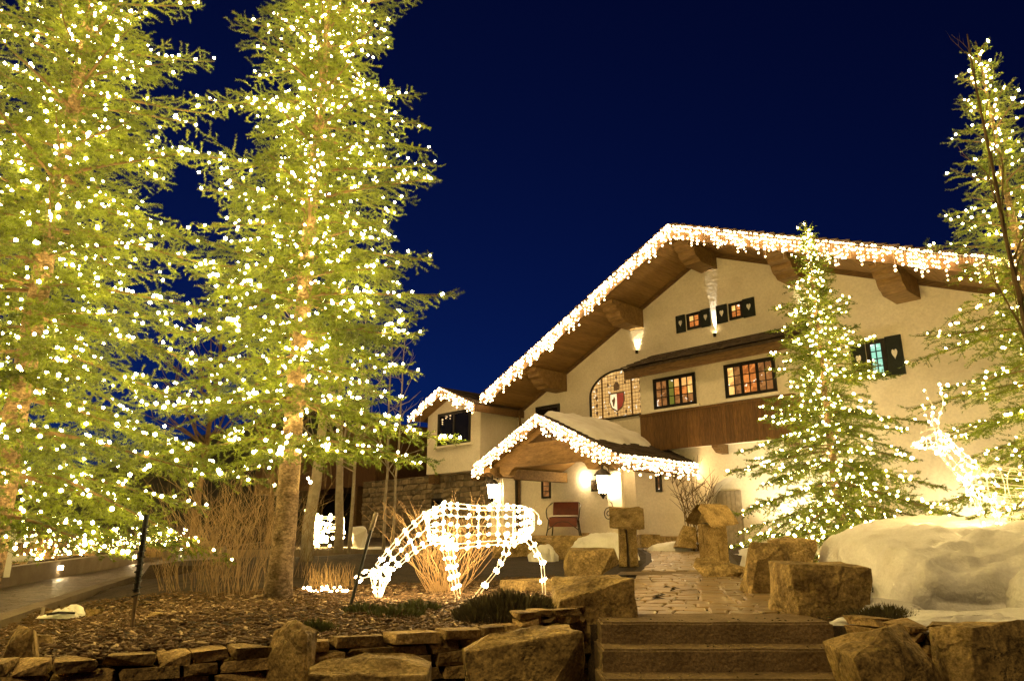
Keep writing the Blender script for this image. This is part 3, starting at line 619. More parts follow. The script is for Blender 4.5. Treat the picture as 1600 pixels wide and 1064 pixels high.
            for (dx, z) in ((-.42, 5.98), (.42, 5.98), (0, 5.92), (-.42, 7.1), (.42, 7.1), (0, 7.35)):
                MB().prism([(cx + dx + .045 * math.cos(q), -.030, z + .075 * math.sin(q) * (1 if q % 2 else .8)) for q in np.linspace(0, 2 * math.pi, 9)[:-1]], (0, .004, 0)).build('ornament', M['glass_dark'], sg)
    # small leaded porch windows and a plaque
    for (a, b, c, d) in ((-8.02, -7.5, 2.88, 3.66), (-2.30, -2.05, 2.93, 3.72)):
        window(house, a, b, c, d, 0, 1, 1, 3, ['p_amber'], sill=False, fw_=.04)
    pq = MB().b2(-5.32, -4.88, -.05, -.002, 3.06, 3.5).build('plaque', M['iron'], house)
    for k in range(3): MB().tube([(-5.1 + (.16 - .05 * k) * math.cos(a), -.06, 3.28 + (.16 - .05 * k) * math.sin(a)) for a in np.linspace(0, 6.28, 14)[:-1]], .012, 4, True).build('scroll', M['beam'], pq)
house_front()
def porch():
    c, hw_, za, ze, T = -3.95, 3.35, 5.42, 3.82, 4.3
    k = (za - ze) / hw_
    zf = lambda s: za - k * abs(s - c)
    pr = MB()
    for a, b in ((c - hw_, c), (c, c + hw_)): pr.prism([(a, -T + .05, zf(a) - .16), (b, -T + .05, zf(b) - .16), (b, -T + .05, zf(b) - .02), (a, -T + .05, zf(a) - .02)], (0, T - .06, 0))
    roof = pr.build('porch_roof', M['soffit'], house)
    for sgn in (-1, 1):
        MB().prism([(c, -T, zf(c) - .28), (c + sgn * hw_, -T, zf(c + hw_) - .28), (c + sgn * hw_, -T, zf(c + hw_) - .02), (c, -T, zf(c) - .02)], (0, .048, 0)).build('barge_board', M['wood'], roof)
        MB().b2(c + sgn * (hw_ + .01), c + sgn * (hw_ + .05), -T + .05, -.02, ze - .26, ze - .01).build('fascia', M['wood'], roof)
        rg = random.Random(sgn + 5); nc = 13 if sgn > 0 else 12
        for r_ in range(nc):
            u0 = hw_ * (1 - r_ / nc) + .07; u1 = max(hw_ * (1 - (r_ + 1) / nc) - .07, 0.0)
            y = -T - .07
            while y < -.05:
                wd = rg.uniform(.22, .42) if sgn > 0 else rg.uniform(.4, .7); y2 = min(y + wd, -.02); j = rg.uniform(0, .03); dz = rg.uniform(0, .012)
                z0 = za - k * u0 + .012 + dz; z1 = za - k * u1 + .012
                vs = [(c + sgn * (u0 + j), yy, z0 + e) for yy in (y, y2 - .012) for e in (0, .032)] + [(c + sgn * u1, yy, z1 + e) for yy in (y, y2 - .012) for e in (0, .012)]
                MB().add(vs, [(0, 2, 3, 1), (4, 5, 7, 6), (1, 3, 7, 5), (0, 4, 6, 2), (0, 1, 5, 4), (2, 6, 7, 3)]).build('shingle', M['shingle'], roof); y = y2
    # front truss: beam with carved ends, raking timbers
    bm = MB(); b0, b1 = c - 2.35, c + 2.35; zt = 4.36
    prof = [(b0, 3.62), (b0 + .2, 3.48), (b0 + .5, 3.5), (b0 + .62, 3.68), (b0 + .8, 3.78), (b1 - .8, 3.78), (b1 - .62, 3.68), (b1 - .5, 3.5), (b1 - .2, 3.48), (b1, 3.62), (b1, 4.05), (c + .9, 4.55), (c - .9, 4.55), (b0, 4.05)]
    MB().prism([(x, -T + .35, z) for x, z in prof], (0, .28, 0)).build('porch_beam', M['beam'], house)
    for sgn in (-1, 1): MB().prism([(c, -T + .4, za - .18), (c + sgn * 2.9, -T + .4, zf(c + 2.9) - .18), (c + sgn * 2.9, -T + .4, zf(c + 2.9) - .42), (c, -T + .4, za - .42)], (0, .2, 0)).build('rafter', M['beam'], house)
    for s_ in (c - 2.75, c + 2.75):
        MB().prism([(s_ - .16, -T + .1, ze + .02), (s_ - .16, -T + .1, ze - .18), (s_ - .16, -T + .5, ze - .36), (s_ - .16, -.05, ze - .36), (s_ - .16, -.05, ze + .02)], (.32, 0, 0)).build('purlin', M['beam'], house)
        bmx = bmesh.new(); bmesh.ops.create_cube(bmx, size=1)
        for v in bmx.verts: v.co = Vector((s_ + v.co.x * (.74 if v.co.z < 0 else .62), -3.4 + v.co.y * .7, 0.9 + (v.co.z + .5) * (ze - .36 - .9)))
        bmesh.ops.bevel(bmx, geom=bmx.edges[:], offset=.06, segments=3, affect='EDGES'); me = bpy.data.meshes.new('column'); bmx.to_mesh(me); bmx.free(); obj('column', me, M['stucco'], house)
    MB().b2(c - 4.6, c + 3.5, -4.3, -.01, 0.9, 1.42).build('porch_floor', M['stone'], house)
    MB().b2(-5.6, -4.9, -.5, -.02, 1.425, 1.52).build('porch_step', M['stone'], house)
    MB().b2(c - .55, c + .55, -.06, -.002, 1.425, 3.5).build('wall_pier', M['stucco'], house)
    # snow on the porch roof
    sn = bmesh.new(); nx, ny = 34, 40; grid = []
    for i in range(nx + 1):
        row = []
        for j in range(ny + 1):
            u = -0.35 + 2.75 * i / nx; y = -T + .35 + (T - .7) * j / ny
            edge = 2.5 - .5 * (j / ny) - 0.9 * max(0, .35 - j / ny) + .22 * noise.noise(Vector((y * 1.3, 3, 0)))
            e = min(1, max(0, (edge - u) / .35)) * min(1, max(0, (u + .35) / .2)) * min(1, j / 2.5, (ny - j) / 2.5)
            th = (.20 + .06 * noise.noise(Vector((u * 1.8, y * 1.8, 0))) + .025 * noise.noise(Vector((u * 6, y * 6, 3)))) * math.sqrt(max(e, 0))
            row.append(sn.verts.new((c + u, y, zf(c + u) + .03 + th - (.05 if e <= 0 else 0))))
        grid.append(row)
    for i in range(nx):
        for j in range(ny): sn.faces.new((grid[i][j], grid[i + 1][j], grid[i + 1][j + 1], grid[i][j + 1]))
    me = bpy.data.meshes.new('snow'); sn.to_mesh(me); sn.free(); me.polygons.foreach_set('use_smooth', [True] * len(me.polygons))
    o = obj('snow', me, M['snow'], None, (HP[0], HP[1], 0), (0, 0, HROT)); tag(o, 'grey melting snow lying on the shingled porch roof', 'snow', kind='stuff')
porch()
def wing():
    c, t0 = -11.42, 2.1; w0, w1 = -13.25, -9.55; k = .43; za = 7.55
    zf = lambda s: za - k * abs(s - c)
    MB().prism([(w0, -t0, 4.03), (w1, -t0, 4.03), (w1, -t0, zf(w1) - .12), (c, -t0, za - .12), (w0, -t0, zf(w0) - .12)], (0, 8, 0)).build('wing_wall', M['stucco'], house)
    rf = MB()
    for a, b in ((c - 2.3, c), (c, c + 2.3)): rf.prism([(a, -2.75, zf(a) - .1), (b, -2.75, zf(b) - .1), (b, -2.75, zf(b) + .12), (a, -2.75, zf(a) + .12)], (0, 12, 0))
    roof = rf.build('wing_roof', M['shingle'], house)
    for sgn in (-1, 1):
        MB().prism([(c, -2.8, za - .22), (c + sgn * 2.32, -2.8, zf(c + 2.32) - .22), (c + sgn * 2.32, -2.8, zf(c + 2.32) + .1), (c, -2.8, za + .1)], (0, .048, 0)).build('barge_board', M['wood'], roof)
        MB().prism([(c, -2.7, za - .16), (c + sgn * 2.2, -2.7, zf(c + 2.2) - .16), (c + sgn * 2.2, -2.7, zf(c + 2.2) - .102), (c, -2.7, za - .102)], (0, .55, 0)).build('soffit_board', M['soffit'], roof)
    MB().b2(c + 2.305, c + 2.345, -2.74, .3, zf(c + 2.3) - .22, zf(c + 2.3) + .08).build('fascia', M['wood'], roof)
    for r_ in range(6):
        u0 = 2.36 - .38 * r_; u1 = u0 - .44; y = -2.85; rg = random.Random(r_ + 60)
        while y < 2.0:
            wd = rg.uniform(.3, .5); z0 = za - k * u0 + .13; z1 = za - k * u1 + .13; dz = rg.uniform(0, .015)
            vs = [(c + u0, yy, z0 + e + dz) for yy in (y, y + wd - .012) for e in (0, .03)] + [(c + max(u1, 0), yy, z1 + e) for yy in (y, y + wd - .012) for e in (0, .012)]
            MB().add(vs, [(0, 2, 3, 1), (4, 5, 7, 6), (1, 3, 7, 5), (0, 4, 6, 2), (0, 1, 5, 4), (2, 6, 7, 3)]).build('shingle', M['shingle'], roof); y += wd
    window(house, -12.45, -10.18, 5.22, 6.67, t0, 2, 1, 1, ['darkglass'], sill=True)
    for s_ in (-12.9, -9.9): MB().b2(s_ - .2, s_ + .2, -t0 + .02, -1.75, 3.62, 4.025).build('wing_corbel', M['wood'], house)
    # stone lower wall with single stones
    sw0, sw1, tt = -19.2, -9.6, 1.65
    base = MB().b2(sw0, sw1, -tt, 6, 0.6, 4.02).build('stone_wall', M['mortar'], house)
    rg = random.Random(44); z = 1.0; n = 0
    while z < 4.0:
        h = min(rg.uniform(.16, .30), 4.02 - z); s_ = sw0
        while s_ < sw1 - .1:
            l = min(rg.uniform(.28, .75), sw1 - s_)
            if not (-13.35 < s_ + l / 2 < -12.55 and 2.0 < z < 3.05) and n < 300:
                obj('stone', rg.choice(CLADS), None, base, (s_ + l / 2, -tt - .01, z + h / 2), (0, 0, 0), (l / 2 * .97, rg.uniform(.035, .075), h / 2 * .94)); n += 1
            s_ += l
        z += h
    window(house, -13.3, -12.6, 2.05, 3.0, tt + .03, 1, 1, 1, ['darkglass'], sill=False)
    # garage part further along
    MB().b2(-34, -19.21, -1.4, 6, 0.6, 1.0).build('plinth', M['mortar'], house)
    MB().b2(-34, -19.21, -1.0, 6, 3.9, 7.2).build('garage_wall', M['panelwood'], house)
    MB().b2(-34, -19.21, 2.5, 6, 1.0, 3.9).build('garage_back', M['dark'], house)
    MB().b2(-21.5, -20.9, -1.0, -.4, 1.0, 3.9).build('post', M['wood'], house)
    MB().tube([(-9.05, -.1, 6.75), (-9.05, -.32, 6.6), (-9.02, -.32, 6.4), (-9.2, -.12, 6.0), (-9.3, -.1, 5.6), (-9.3, -.1, 1.5)], .055, 8).build('downspout', M['wood'], house)
wing()

# ------------------------------------------------------------------ lamps on and around the house
def lantern(s, t, z, label, sc=1.0):
    o = thing('wall_lantern', label, 'lantern', hw(s, t, z), HROT, 'big iron lanterns on the porch columns')
    b = MB(); a = .17 * sc; h = .5 * sc
    n = 6; prof = [(a * .75, 0), (a * 1.1, h)]
    gl = MB().lathe([(a * .72, 0.02), (a * 1.05, h * .98)], 6); gl.build('glass', M['lantern'], o)
    for i in range(6):
        q = math.pi * 2 * i / 6; b.tube([(a * .76 * math.cos(q), a * .76 * math.sin(q), 0), (a * 1.1 * math.cos(q), a * 1.1 * math.sin(q), h)], .012, 4)
    b.build('cage', M['iron'], o)
    MB().lathe([(a * 1.45, h), (a * 1.5, h + .03), (a * .7, h + .16 * sc), (a * .2, h + .2 * sc), (a * .16, h + .3 * sc)], 12).build('cap', M['iron'], o)
    MB().lathe([(a * .1, -.14 * sc), (a * .3, -.08 * sc), (a * .78, 0), (a * .78, .015)], 12).build('base', M['iron'], o)
    sp = [(0.0 + .2 * sc * (1 - q / 14) * math.cos(q), .22 * sc, -.55 * sc + .2 * sc * (1 - q / 14) * math.sin(q)) for q in np.linspace(0, 12, 40)]
    MB().tube([(0, .36 * sc, .5 * sc), (0, .2 * sc, .86 * sc), (0, 0, .84 * sc), (0, 0, h + .28 * sc)], .018, 6).tube([(0.2 * sc, .22 * sc, -.55 * sc), (.12 * sc, .22 * sc, -.25 * sc), (0, .1 * sc, -.1 * sc)], .014, 5).tube(sp, .014, 5).build('bracket', M['iron'], o)
    return o
lantern(-6.62, 4.02, 2.72, 'glowing iron lantern on the porch column nearer the stone wall')
lantern(-1.42, 4.05, 2.70, 'glowing iron lantern with a scroll bracket beside the roofed stone pillar', 1.1)
o = thing('porch_lamp', 'small bright lamp on the wall deep inside the porch', 'lamp', hw(-5.62, .14, 3.55), HROT)
MB().lathe([(.03, -.13), (.1, -.07), (.11, .05), (.06, .12)], 10).build('globe', M['lantern'], o); MB().b2(-.05, .05, .03, .13, -.06, .06).build('mount', M['iron'], o)
def uplight(s, t, z, label, power, size, cat='spotlight', group='small spotlights washing the gable', aim=None, blend=.6, name='spotlight', col_=(1, .82, .48), tilt=None):
    o = thing(name, label, cat, hw(s, t, z), HROT, group)
    MB().lathe([(.05, -.12), (.055, 0), (.045, .0), (.04, -.02)], 12).build('housing', M['iron'], o)
    MB().lathe([(.002, -.015), (.038, -.014)], 10).build('lens', M['lantern'], o)
    MB().b2(-.015, .015, 0, t - .002, -.1, -.07).build('bracket', M['iron'], o)
    l = bpy.data.lights.new('beam', 'SPOT'); l.energy = power; l.spot_size = R(size); l.spot_blend = blend; l.shadow_soft_size = .03; l.color = col_
    lo = bpy.data.objects.new('beam', l); col.objects.link(lo); lo.parent = o; lo.location = (0, 0, .01)
    lo.rotation_euler = (R(180) - (tilt if tilt is not None else R(0)), 0, 0)
    return o
uplight(-2.82, .09, 8.22, 'small spotlight under the bracket above the stained glass window', 70, 64, tilt=R(16))
uplight(0.52, .075, 8.22, 'small spotlight between the two attic windows shining up the wall', 260, 19, tilt=R(7), blend=.3, col_=(1, .95, .8))
uplight(3.72, .09, 8.25, 'small spotlight on the gable behind the spruce top', 70, 64, tilt=R(16))
uplight(2.9, 1.0, 1.32, 'ground floodlight at the wall behind the slim spruce', 480, 120, 'floodlight', None, name='floodlight', tilt=R(38))
uplight(7.4, 1.2, 1.5, 'ground floodlight at the wall behind the snow bank', 130, 130, 'floodlight', None, name='floodlight', tilt=R(35))

# ------------------------------------------------------------------ bulbs and strings
def ico(r, mat, name):
    bm = bmesh.new(); bmesh.ops.create_icosphere(bm, subdivisions=1, radius=r); me = bpy.data.meshes.new(name); bm.to_mesh(me); bm.free(); me.materials.append(mat); return me
def bulbs(parent, pts, r, mat, nmax=300, key=None):
    pts = sorted(pts, key=key or (lambda p: Vector(p).length)); me = ico(r, mat, 'bulb')
    vr = random.Random(len(pts))
    for p in pts[:nmax]: k = vr.uniform(.72, 1.22); obj('bulb', me, None, parent, p, None, (k, k, k))
    rest = pts[nmax:]
    if rest:
        bv = np.array([v.co for v in me.vertices]); bf = np.array([p.vertices for p in me.polygons]); n = len(bv)
        V = (np.array([tuple(p) for p in rest])[:, None, :] + bv[None] * np.array([vr.uniform(.7, 1.2) for _ in rest])[:, None, None]).reshape(-1, 3); F = (bf[None] + (np.arange(len(rest)) * n)[:, None, None]).reshape(-1, 3)
        tag(obj('bulb', npmesh('bulbs_rest', V, F), mat, parent), kind='stuff')
def icicles(label, p0, p1, seed, drop=(.16, .62), step=.072, r=.035, mat='bulb_ice', extra_top=True):
    rg = random.Random(seed); a, b = Vector(p0), Vector(p1); L = (b - a).length; n = int(L / step)
    o = thing('icicle_lights', label, 'string lights', (0, 0, 0), 0, 'icicle lights hung along the eaves'); w_ = MB(); pts = []
    w_.tube([a.lerp(b, i / 20) + Vector((0, 0, .01 * math.sin(i * 2))) for i in range(21)], .006, 3)
    nrm = Vector((NN[0], NN[1], 0))
    for i in range(n + 1):
        p = a.lerp(b, i / n); ln = rg.choice((drop[0], (drop[0] + drop[1]) / 2, drop[1], drop[1] * .7)) * rg.uniform(.8, 1.15)
        off = nrm * rg.uniform(0.0, .05); q = p + off + Vector((0, 0, -ln)); w_.tube([p, q], .003, 3)
        m = max(1, int(ln / .105))
        for k in range(m + 1):
            if rg.random() < .8: pts.append(p + off + Vector((0, 0, -ln * k / m + rg.uniform(-.02, .02))) + nrm * .03)
    tag(w_.build('wire', M['whitewire'], o), kind='stuff'); bulbs(o, pts, r, M[mat], 300); return o
c, hp_ = -3.95, 3.35
icicles('icicle lights along the long sloping eave above the stained glass window', hw(-9.3, OV + .06, sof(-9.3) + .33), hw(S0, OV + .06, sof(S0) + .33), 1)
icicles('icicle lights along the gable eave that runs behind the spruce top', hw(S0, OV + .06, sof(S0) + .33), hw(12.5, OV + .06, sof(12.5) + .33), 2, r=.032)
icicles('icicle lights on the porch gable slope nearer the stone wall', hw(c - hp_, 4.36, 3.84), hw(c, 4.36, 5.42), 3, step=.068, drop=(.14, .5))
icicles('icicle lights on the porch gable slope below the snow', hw(c, 4.36, 5.42), hw(c + hp_, 4.36, 3.84), 4, step=.068, drop=(.14, .5))
icicles('icicle lights along the level porch eave beside the bare shrub', hw(c + hp_ + .09, 4.3, 3.80), hw(c + hp_ + .09, .05, 3.80), 5, step=.068, drop=(.14, .52))
icicles('icicle lights on the small wing gable above the dark window', hw(-11.42, 2.86, 7.62), hw(-9.1, 2.86, 6.62), 6, step=.1, drop=(.14, .45))
icicles('icicle lights on the wing gable slope half hidden by the spruce', hw(-13.7, 2.86, 6.62), hw(-11.42, 2.86, 7.62), 7, step=.1, drop=(.14, .45))

# ------------------------------------------------------------------ spruces
def spruce(label, slabel, base, H, RR, zlow, expo, seed, nbr, dens, nb, trunk_r, bulb_r, bmat, spacing=.068, needle=.031, nw=.0040, wrap=0, droop=1.0, clearside=0.10, bulbmin=.25):
    rg = np.random.default_rng(seed); base = np.array(base); A0 = []; A1 = []; limb = MB(); bp = []
    leanx, leany = rg.uniform(-.1, .1, 2)
    def axis(h): return base + np.array([leanx * (h / H) ** 2, leany * (h / H) ** 2, h])
    stringw = MB()
    for i in range(nbr):
        f = i / (nbr - 1); h = zlow + (H - .25 - zlow) * f ** 1.02; wsp = .46 * (1 - .45 * h / H); h = zlow + round((h - zlow) / wsp) * wsp + rg.normal() * .05; h = min(h, H - .2); hf = h / H
        L = max(.12, RR * max(.02, 1 - hf) ** expo * (rg.uniform(.68, 1.14) if i % 3 else rg.uniform(.35, .7)))
        if hf < .25: L *= rg.uniform(.8, 1.08)
        az = i * 2.39996 + rg.uniform(-.35, .35)
        a = np.interp(hf, [0, .35, .8, 1], [-.12 * droop, .0, .35, .9]) + rg.uniform(-.1, .1); b = np.interp(hf, [0, .5, 1], [-.42 * droop, -.35, -.25]); cc = .20
        rad = np.array([math.cos(az), math.sin(az), 0]); sd = np.array([-math.sin(az), math.cos(az), 0]); bend = rg.uniform(-.12, .12)
        us = np.linspace(0, 1, 10); P = axis(h)[None] + rad[None] * (L * us)[:, None] + sd[None] * (bend * L * us ** 2)[:, None]; P[:, 2] += L * (a * us + b * us ** 2 + cc * us ** 3)
        limb.tube(P, list(np.linspace(.008 + .009 * L, .003, 10)), 4)
        def pt(u): return np.array([np.interp(u, us, P[:, k]) for k in range(3)])
        for k in range(3, 9): A0.append(P[k]); A1.append(P[k + 1])
        u = clearside if L > .5 else .08; side = 1; step = spacing / L
        shoots = []
        while u < .985:
            p = pt(u); q = pt(min(1, u + .02)); d = q - p; d /= np.linalg.norm(d) + 1e-9
            sv = np.cross(d, [0, 0, 1]); sv /= np.linalg.norm(sv) + 1e-9
            ls = min(.62, (.46 * L * (1 - u) + .10)) * rg.uniform(.6, 1.12) * min(1, u * 3 + .25)
            dirn = d * .66 + sv * side * .74 + np.array([0, 0, rg.uniform(-.42, .22)]); dirn /= np.linalg.norm(dirn)
            m = max(2, int(ls / .10)); cur = p.copy(); dd = dirn.copy()
            seg = ls / m
            for k in range(m):
                nx = cur + dd * seg
                A0.append(cur); A1.append(nx)
                if k < m or m <= 2:
                    for tside in (-1, 1):
                        if rg.random() < .55:
                            tv = np.cross(dd, [0, 0, 1]); tv /= np.linalg.norm(tv) + 1e-9
                            tl = min(.26, .09 + .42 * (ls - k * seg)) * rg.uniform(.6, 1.1); td = dd * .72 + tv * tside * .66 + np.array([0, 0, rg.uniform(-.55, .5)])
                            s_ = cur + (nx - cur) * rg.random(); A0.append(s_); A1.append(s_ + td * tl)
                cur = nx; dd = dd + np.array([0, 0, -.05 + .03 * k]); dd /= np.linalg.norm(dd)
            shoots.append((p, cur)); u += step * rg.uniform(.75, 1.3); side = -side
        # string of lights along the branch and out on some shoots
        nbk = max(2, int(L * nb * rg.uniform(.6, 1.5))); cl = rg.uniform(bulbmin, 1.0, max(1, nbk // 3 + 1)); ub = np.clip(cl[rg.integers(len(cl), size=nbk)] + rg.normal(size=nbk) * .09, .08, 1.0)
        for u in ub:
            p = pt(u)
            if rg.random() < .55 and shoots:
                s_ = shoots[rg.integers(len(shoots))]; p = s_[0] + (s_[1] - s_[0]) * rg.uniform(.3, 1)
            bp.append(p + np.array([rg.uniform(-.02, .02), rg.uniform(-.02, .02), rg.uniform(.01, .05)]))
        stringw.tube(P[2:] + np.array([0, 0, .02]), .0035, 3)
    for k in range(int(H * 60)):      # short inner twigs close to the trunk
        h = rg.uniform(zlow + .3, H - .3); q = rg.uniform(0, 6.283); r0 = trunk_r * (1 - h / H) + .02; p = axis(h) + np.array([math.cos(q), math.sin(q), 0]) * r0
        l = min(.5, RR * .3 * (1 - h / H) + .08) * rg.uniform(.5, 1); d = np.array([math.cos(q), math.sin(q), rg.uniform(-.5, .5)]) * l
        A0.append(p + d * .25); A1.append(p + d)
        for m_ in range(2): td = d * .5 + rg.normal(size=3) * l * .3; A0.append(p + d * .5); A1.append(p + d * .5 + td)
    # leader
    A0.append(axis(H - .6)); A1.append(axis(H))
    for k in range(5): q = 2 * math.pi * k / 5; s_ = axis(H - .22); A0.append(s_); A1.append(s_ + np.array([.22 * math.cos(q), .22 * math.sin(q), .12]))
    t = thing('spruce_tree', label, 'tree', tuple(base))
    tr = MB(); nseg = 26
    tr.tube([axis(H * j / nseg) + np.array([rg.uniform(-.008, .008), rg.uniform(-.008, .008), -.1 if j == 0 else 0]) - base for j in range(nseg + 1)], [trunk_r * (1 - j / nseg) ** 1.0 * (1.25 if j == 0 else 1) * rg.uniform(.96, 1.04) + .006 for j in range(nseg + 1)], 14)
    tr.build('trunk', M['bark'], t, True)
    limb.v = [tuple(np.array(v) - base) for v in limb.v]; tag(limb.build('branches', M['limb'], t), kind='stuff')
    A0 = np.array(A0) - base; A1 = np.array(A1) - base; D = A1 - A0; ln = np.linalg.norm(D, axis=1)
    cnt = np.maximum(4, (ln * dens * rg.uniform(.85, 1.15, len(ln))).astype(int)); idx = np.repeat(np.arange(len(ln)), cnt); n = len(idx)
    ax = D[idx] / ln[idx][:, None]; pos = A0[idx] + D[idx] * rg.random(n)[:, None]
    rv = rg.normal(size=(n, 3)); pv = rv - ax * np.sum(rv * ax, 1)[:, None]; pv /= np.linalg.norm(pv, axis=1)[:, None] + 1e-9
    nd = ax * rg.uniform(.45, .85, n)[:, None] + pv * .75; nd[:, 2] += .12; nd /= np.linalg.norm(nd, axis=1)[:, None]
    sd = np.cross(nd, rg.normal(size=(n, 3))); sd /= np.linalg.norm(sd, axis=1)[:, None] + 1e-9
    le = needle * rg.uniform(.75, 1.2, n)[:, None]
    V = np.empty((n, 3, 3)); V[:, 0] = pos - sd * nw; V[:, 1] = pos + sd * nw; V[:, 2] = pos + nd * le
    me = npmesh('crown', V.reshape(-1, 3), np.arange(n * 3).reshape(-1, 3)); obj('crown', me, M['needle'], t)
    # trunk wrap
    if wrap:
        sp = []
        for j in range(wrap):
            h = zlow * .7 + (H - zlow) * .93 * j / wrap; q = j * .9; rr_ = trunk_r * (1 - h / H) ** .85 + .03
            p = axis(h) + np.array([math.cos(q), math.sin(q), 0]) * rr_ * rg.uniform(1, 2.2); sp.append(p); bp.append(p)
    s = thing('tree_lights', slabel, 'string lights', tuple(base))
    stringw.v = [tuple(np.array(v) - base) for v in stringw.v]; tag(stringw.build('wire', M['wire'], s), kind='stuff')
    cb = np.array(EYE) - base
    bulbs(s, [tuple(p - base) for p in bp], bulb_r, M[bmat], 300, key=lambda p: (Vector(p) - Vector(cb)).length)
    print('spruce', label[:20], 'needles', n, 'bulbs', len(bp))
p2 = gpt(431, 936)
spruce('tall lit spruce with a bare lower trunk beside the tan stem thicket', 'warm white bulbs strung through the spruce with the bare lower trunk', (p2.x, p2.y + .1, p2.z - .02), 11.0, 2.28, 1.80, .60, 21, 208, 278, 6.6, .125, .0162, 'bulb', wrap=150, droop=.75)
spruce('wide lit spruce whose low boughs droop over the driveway', 'warm white bulbs strung through the spruce over the driveway', (-5.0, 7.05, gz(-5.0, 7.05) - .03), 10.1, 2.85, 1.15, .74, 33, 212, 262, 6.2, .135, .0162, 'bulb', wrap=80, droop=1.0)
p3 = at(1314, 830, 14.0)
spruce('slim lit spruce standing against the chalet wall behind the snow bank', 'warm white bulbs strung through the slim spruce against the chalet wall', (p3.x, 14.0, 1.0), 7.05, 2.75, .25, 1.02, 47, 180, 165, 5.4, .09, .021, 'bulb_far', spacing=.08, needle=.042, nw=.0062, wrap=60)
spruce('loose lit spruce rising behind the bare sapling beside the standing deer', 'warm white bulbs strung through the loose spruce behind the bare sapling', (7.0, 9.05, .95), 7.8, 2.35, .6, .88, 59, 155, 205, 4.6, .10, .0155, 'bulb', spacing=.08, wrap=30)

# ------------------------------------------------------------------ lit wire deer
def rods(mb, stations, nl, r=.0055, rings=True, phase=0.0):
    # stations: (centre, half width across, half height, up vector) -> hoops and lengthwise rods
    loops = []
    for (cn, rx, rz_, ux) in stations:
        cn = Vector(cn); ux = Vector(ux).normalized(); loops.append([cn + Vector((0, 1, 0)) * rx * math.cos(phase + 2 * math.pi * k / nl) + ux * rz_ * math.sin(phase + 2 * math.pi * k / nl) for k in range(nl)])
    for k in range(nl): mb.tube([l[k] for l in loops], r, 4)
    if rings:
        for (cn, rx, rz_, ux) in stations:
            cn = Vector(cn); ux = Vector(ux).normalized(); mb.tube([cn + Vector((0, 1, 0)) * rx * math.cos(2 * math.pi * k / 16) + ux * rz_ * math.sin(2 * math.pi * k / 16) for k in range(16)], r, 4, True)
    return [l[k].lerp(m[k], q) for l, m in zip(loops[:-1], loops[1:]) for k in range(nl) for q in (.0, .5)]
def scatter(rg, pts, n): return [p + Vector((rg.uniform(-.012, .012),) * 3) for p in (pts if n >= len(pts) else rg.sample(pts, n))]
def leg(o, pts, r0, r1, rg, bl, nb):
    mb = MB(); st_ = []
    m = len(pts)
    for i, p in enumerate(pts):
        k = i / (m - 1); d = Vector(pts[min(i + 1, m - 1)]) - Vector(pts[max(i - 1, 0)]); up = Vector((-d.z, 0, d.x)); up = up if up.length > 0 else Vector((1, 0, 0)); rr_ = r0 + (r1 - r0) * min(1, k * 1.7); st_.append((p, rr_, rr_, up))
    a = rods(mb, st_, 4, .0055, True, .78); mb.build('leg', M['rod'], o); bl += scatter(rg, a, nb)
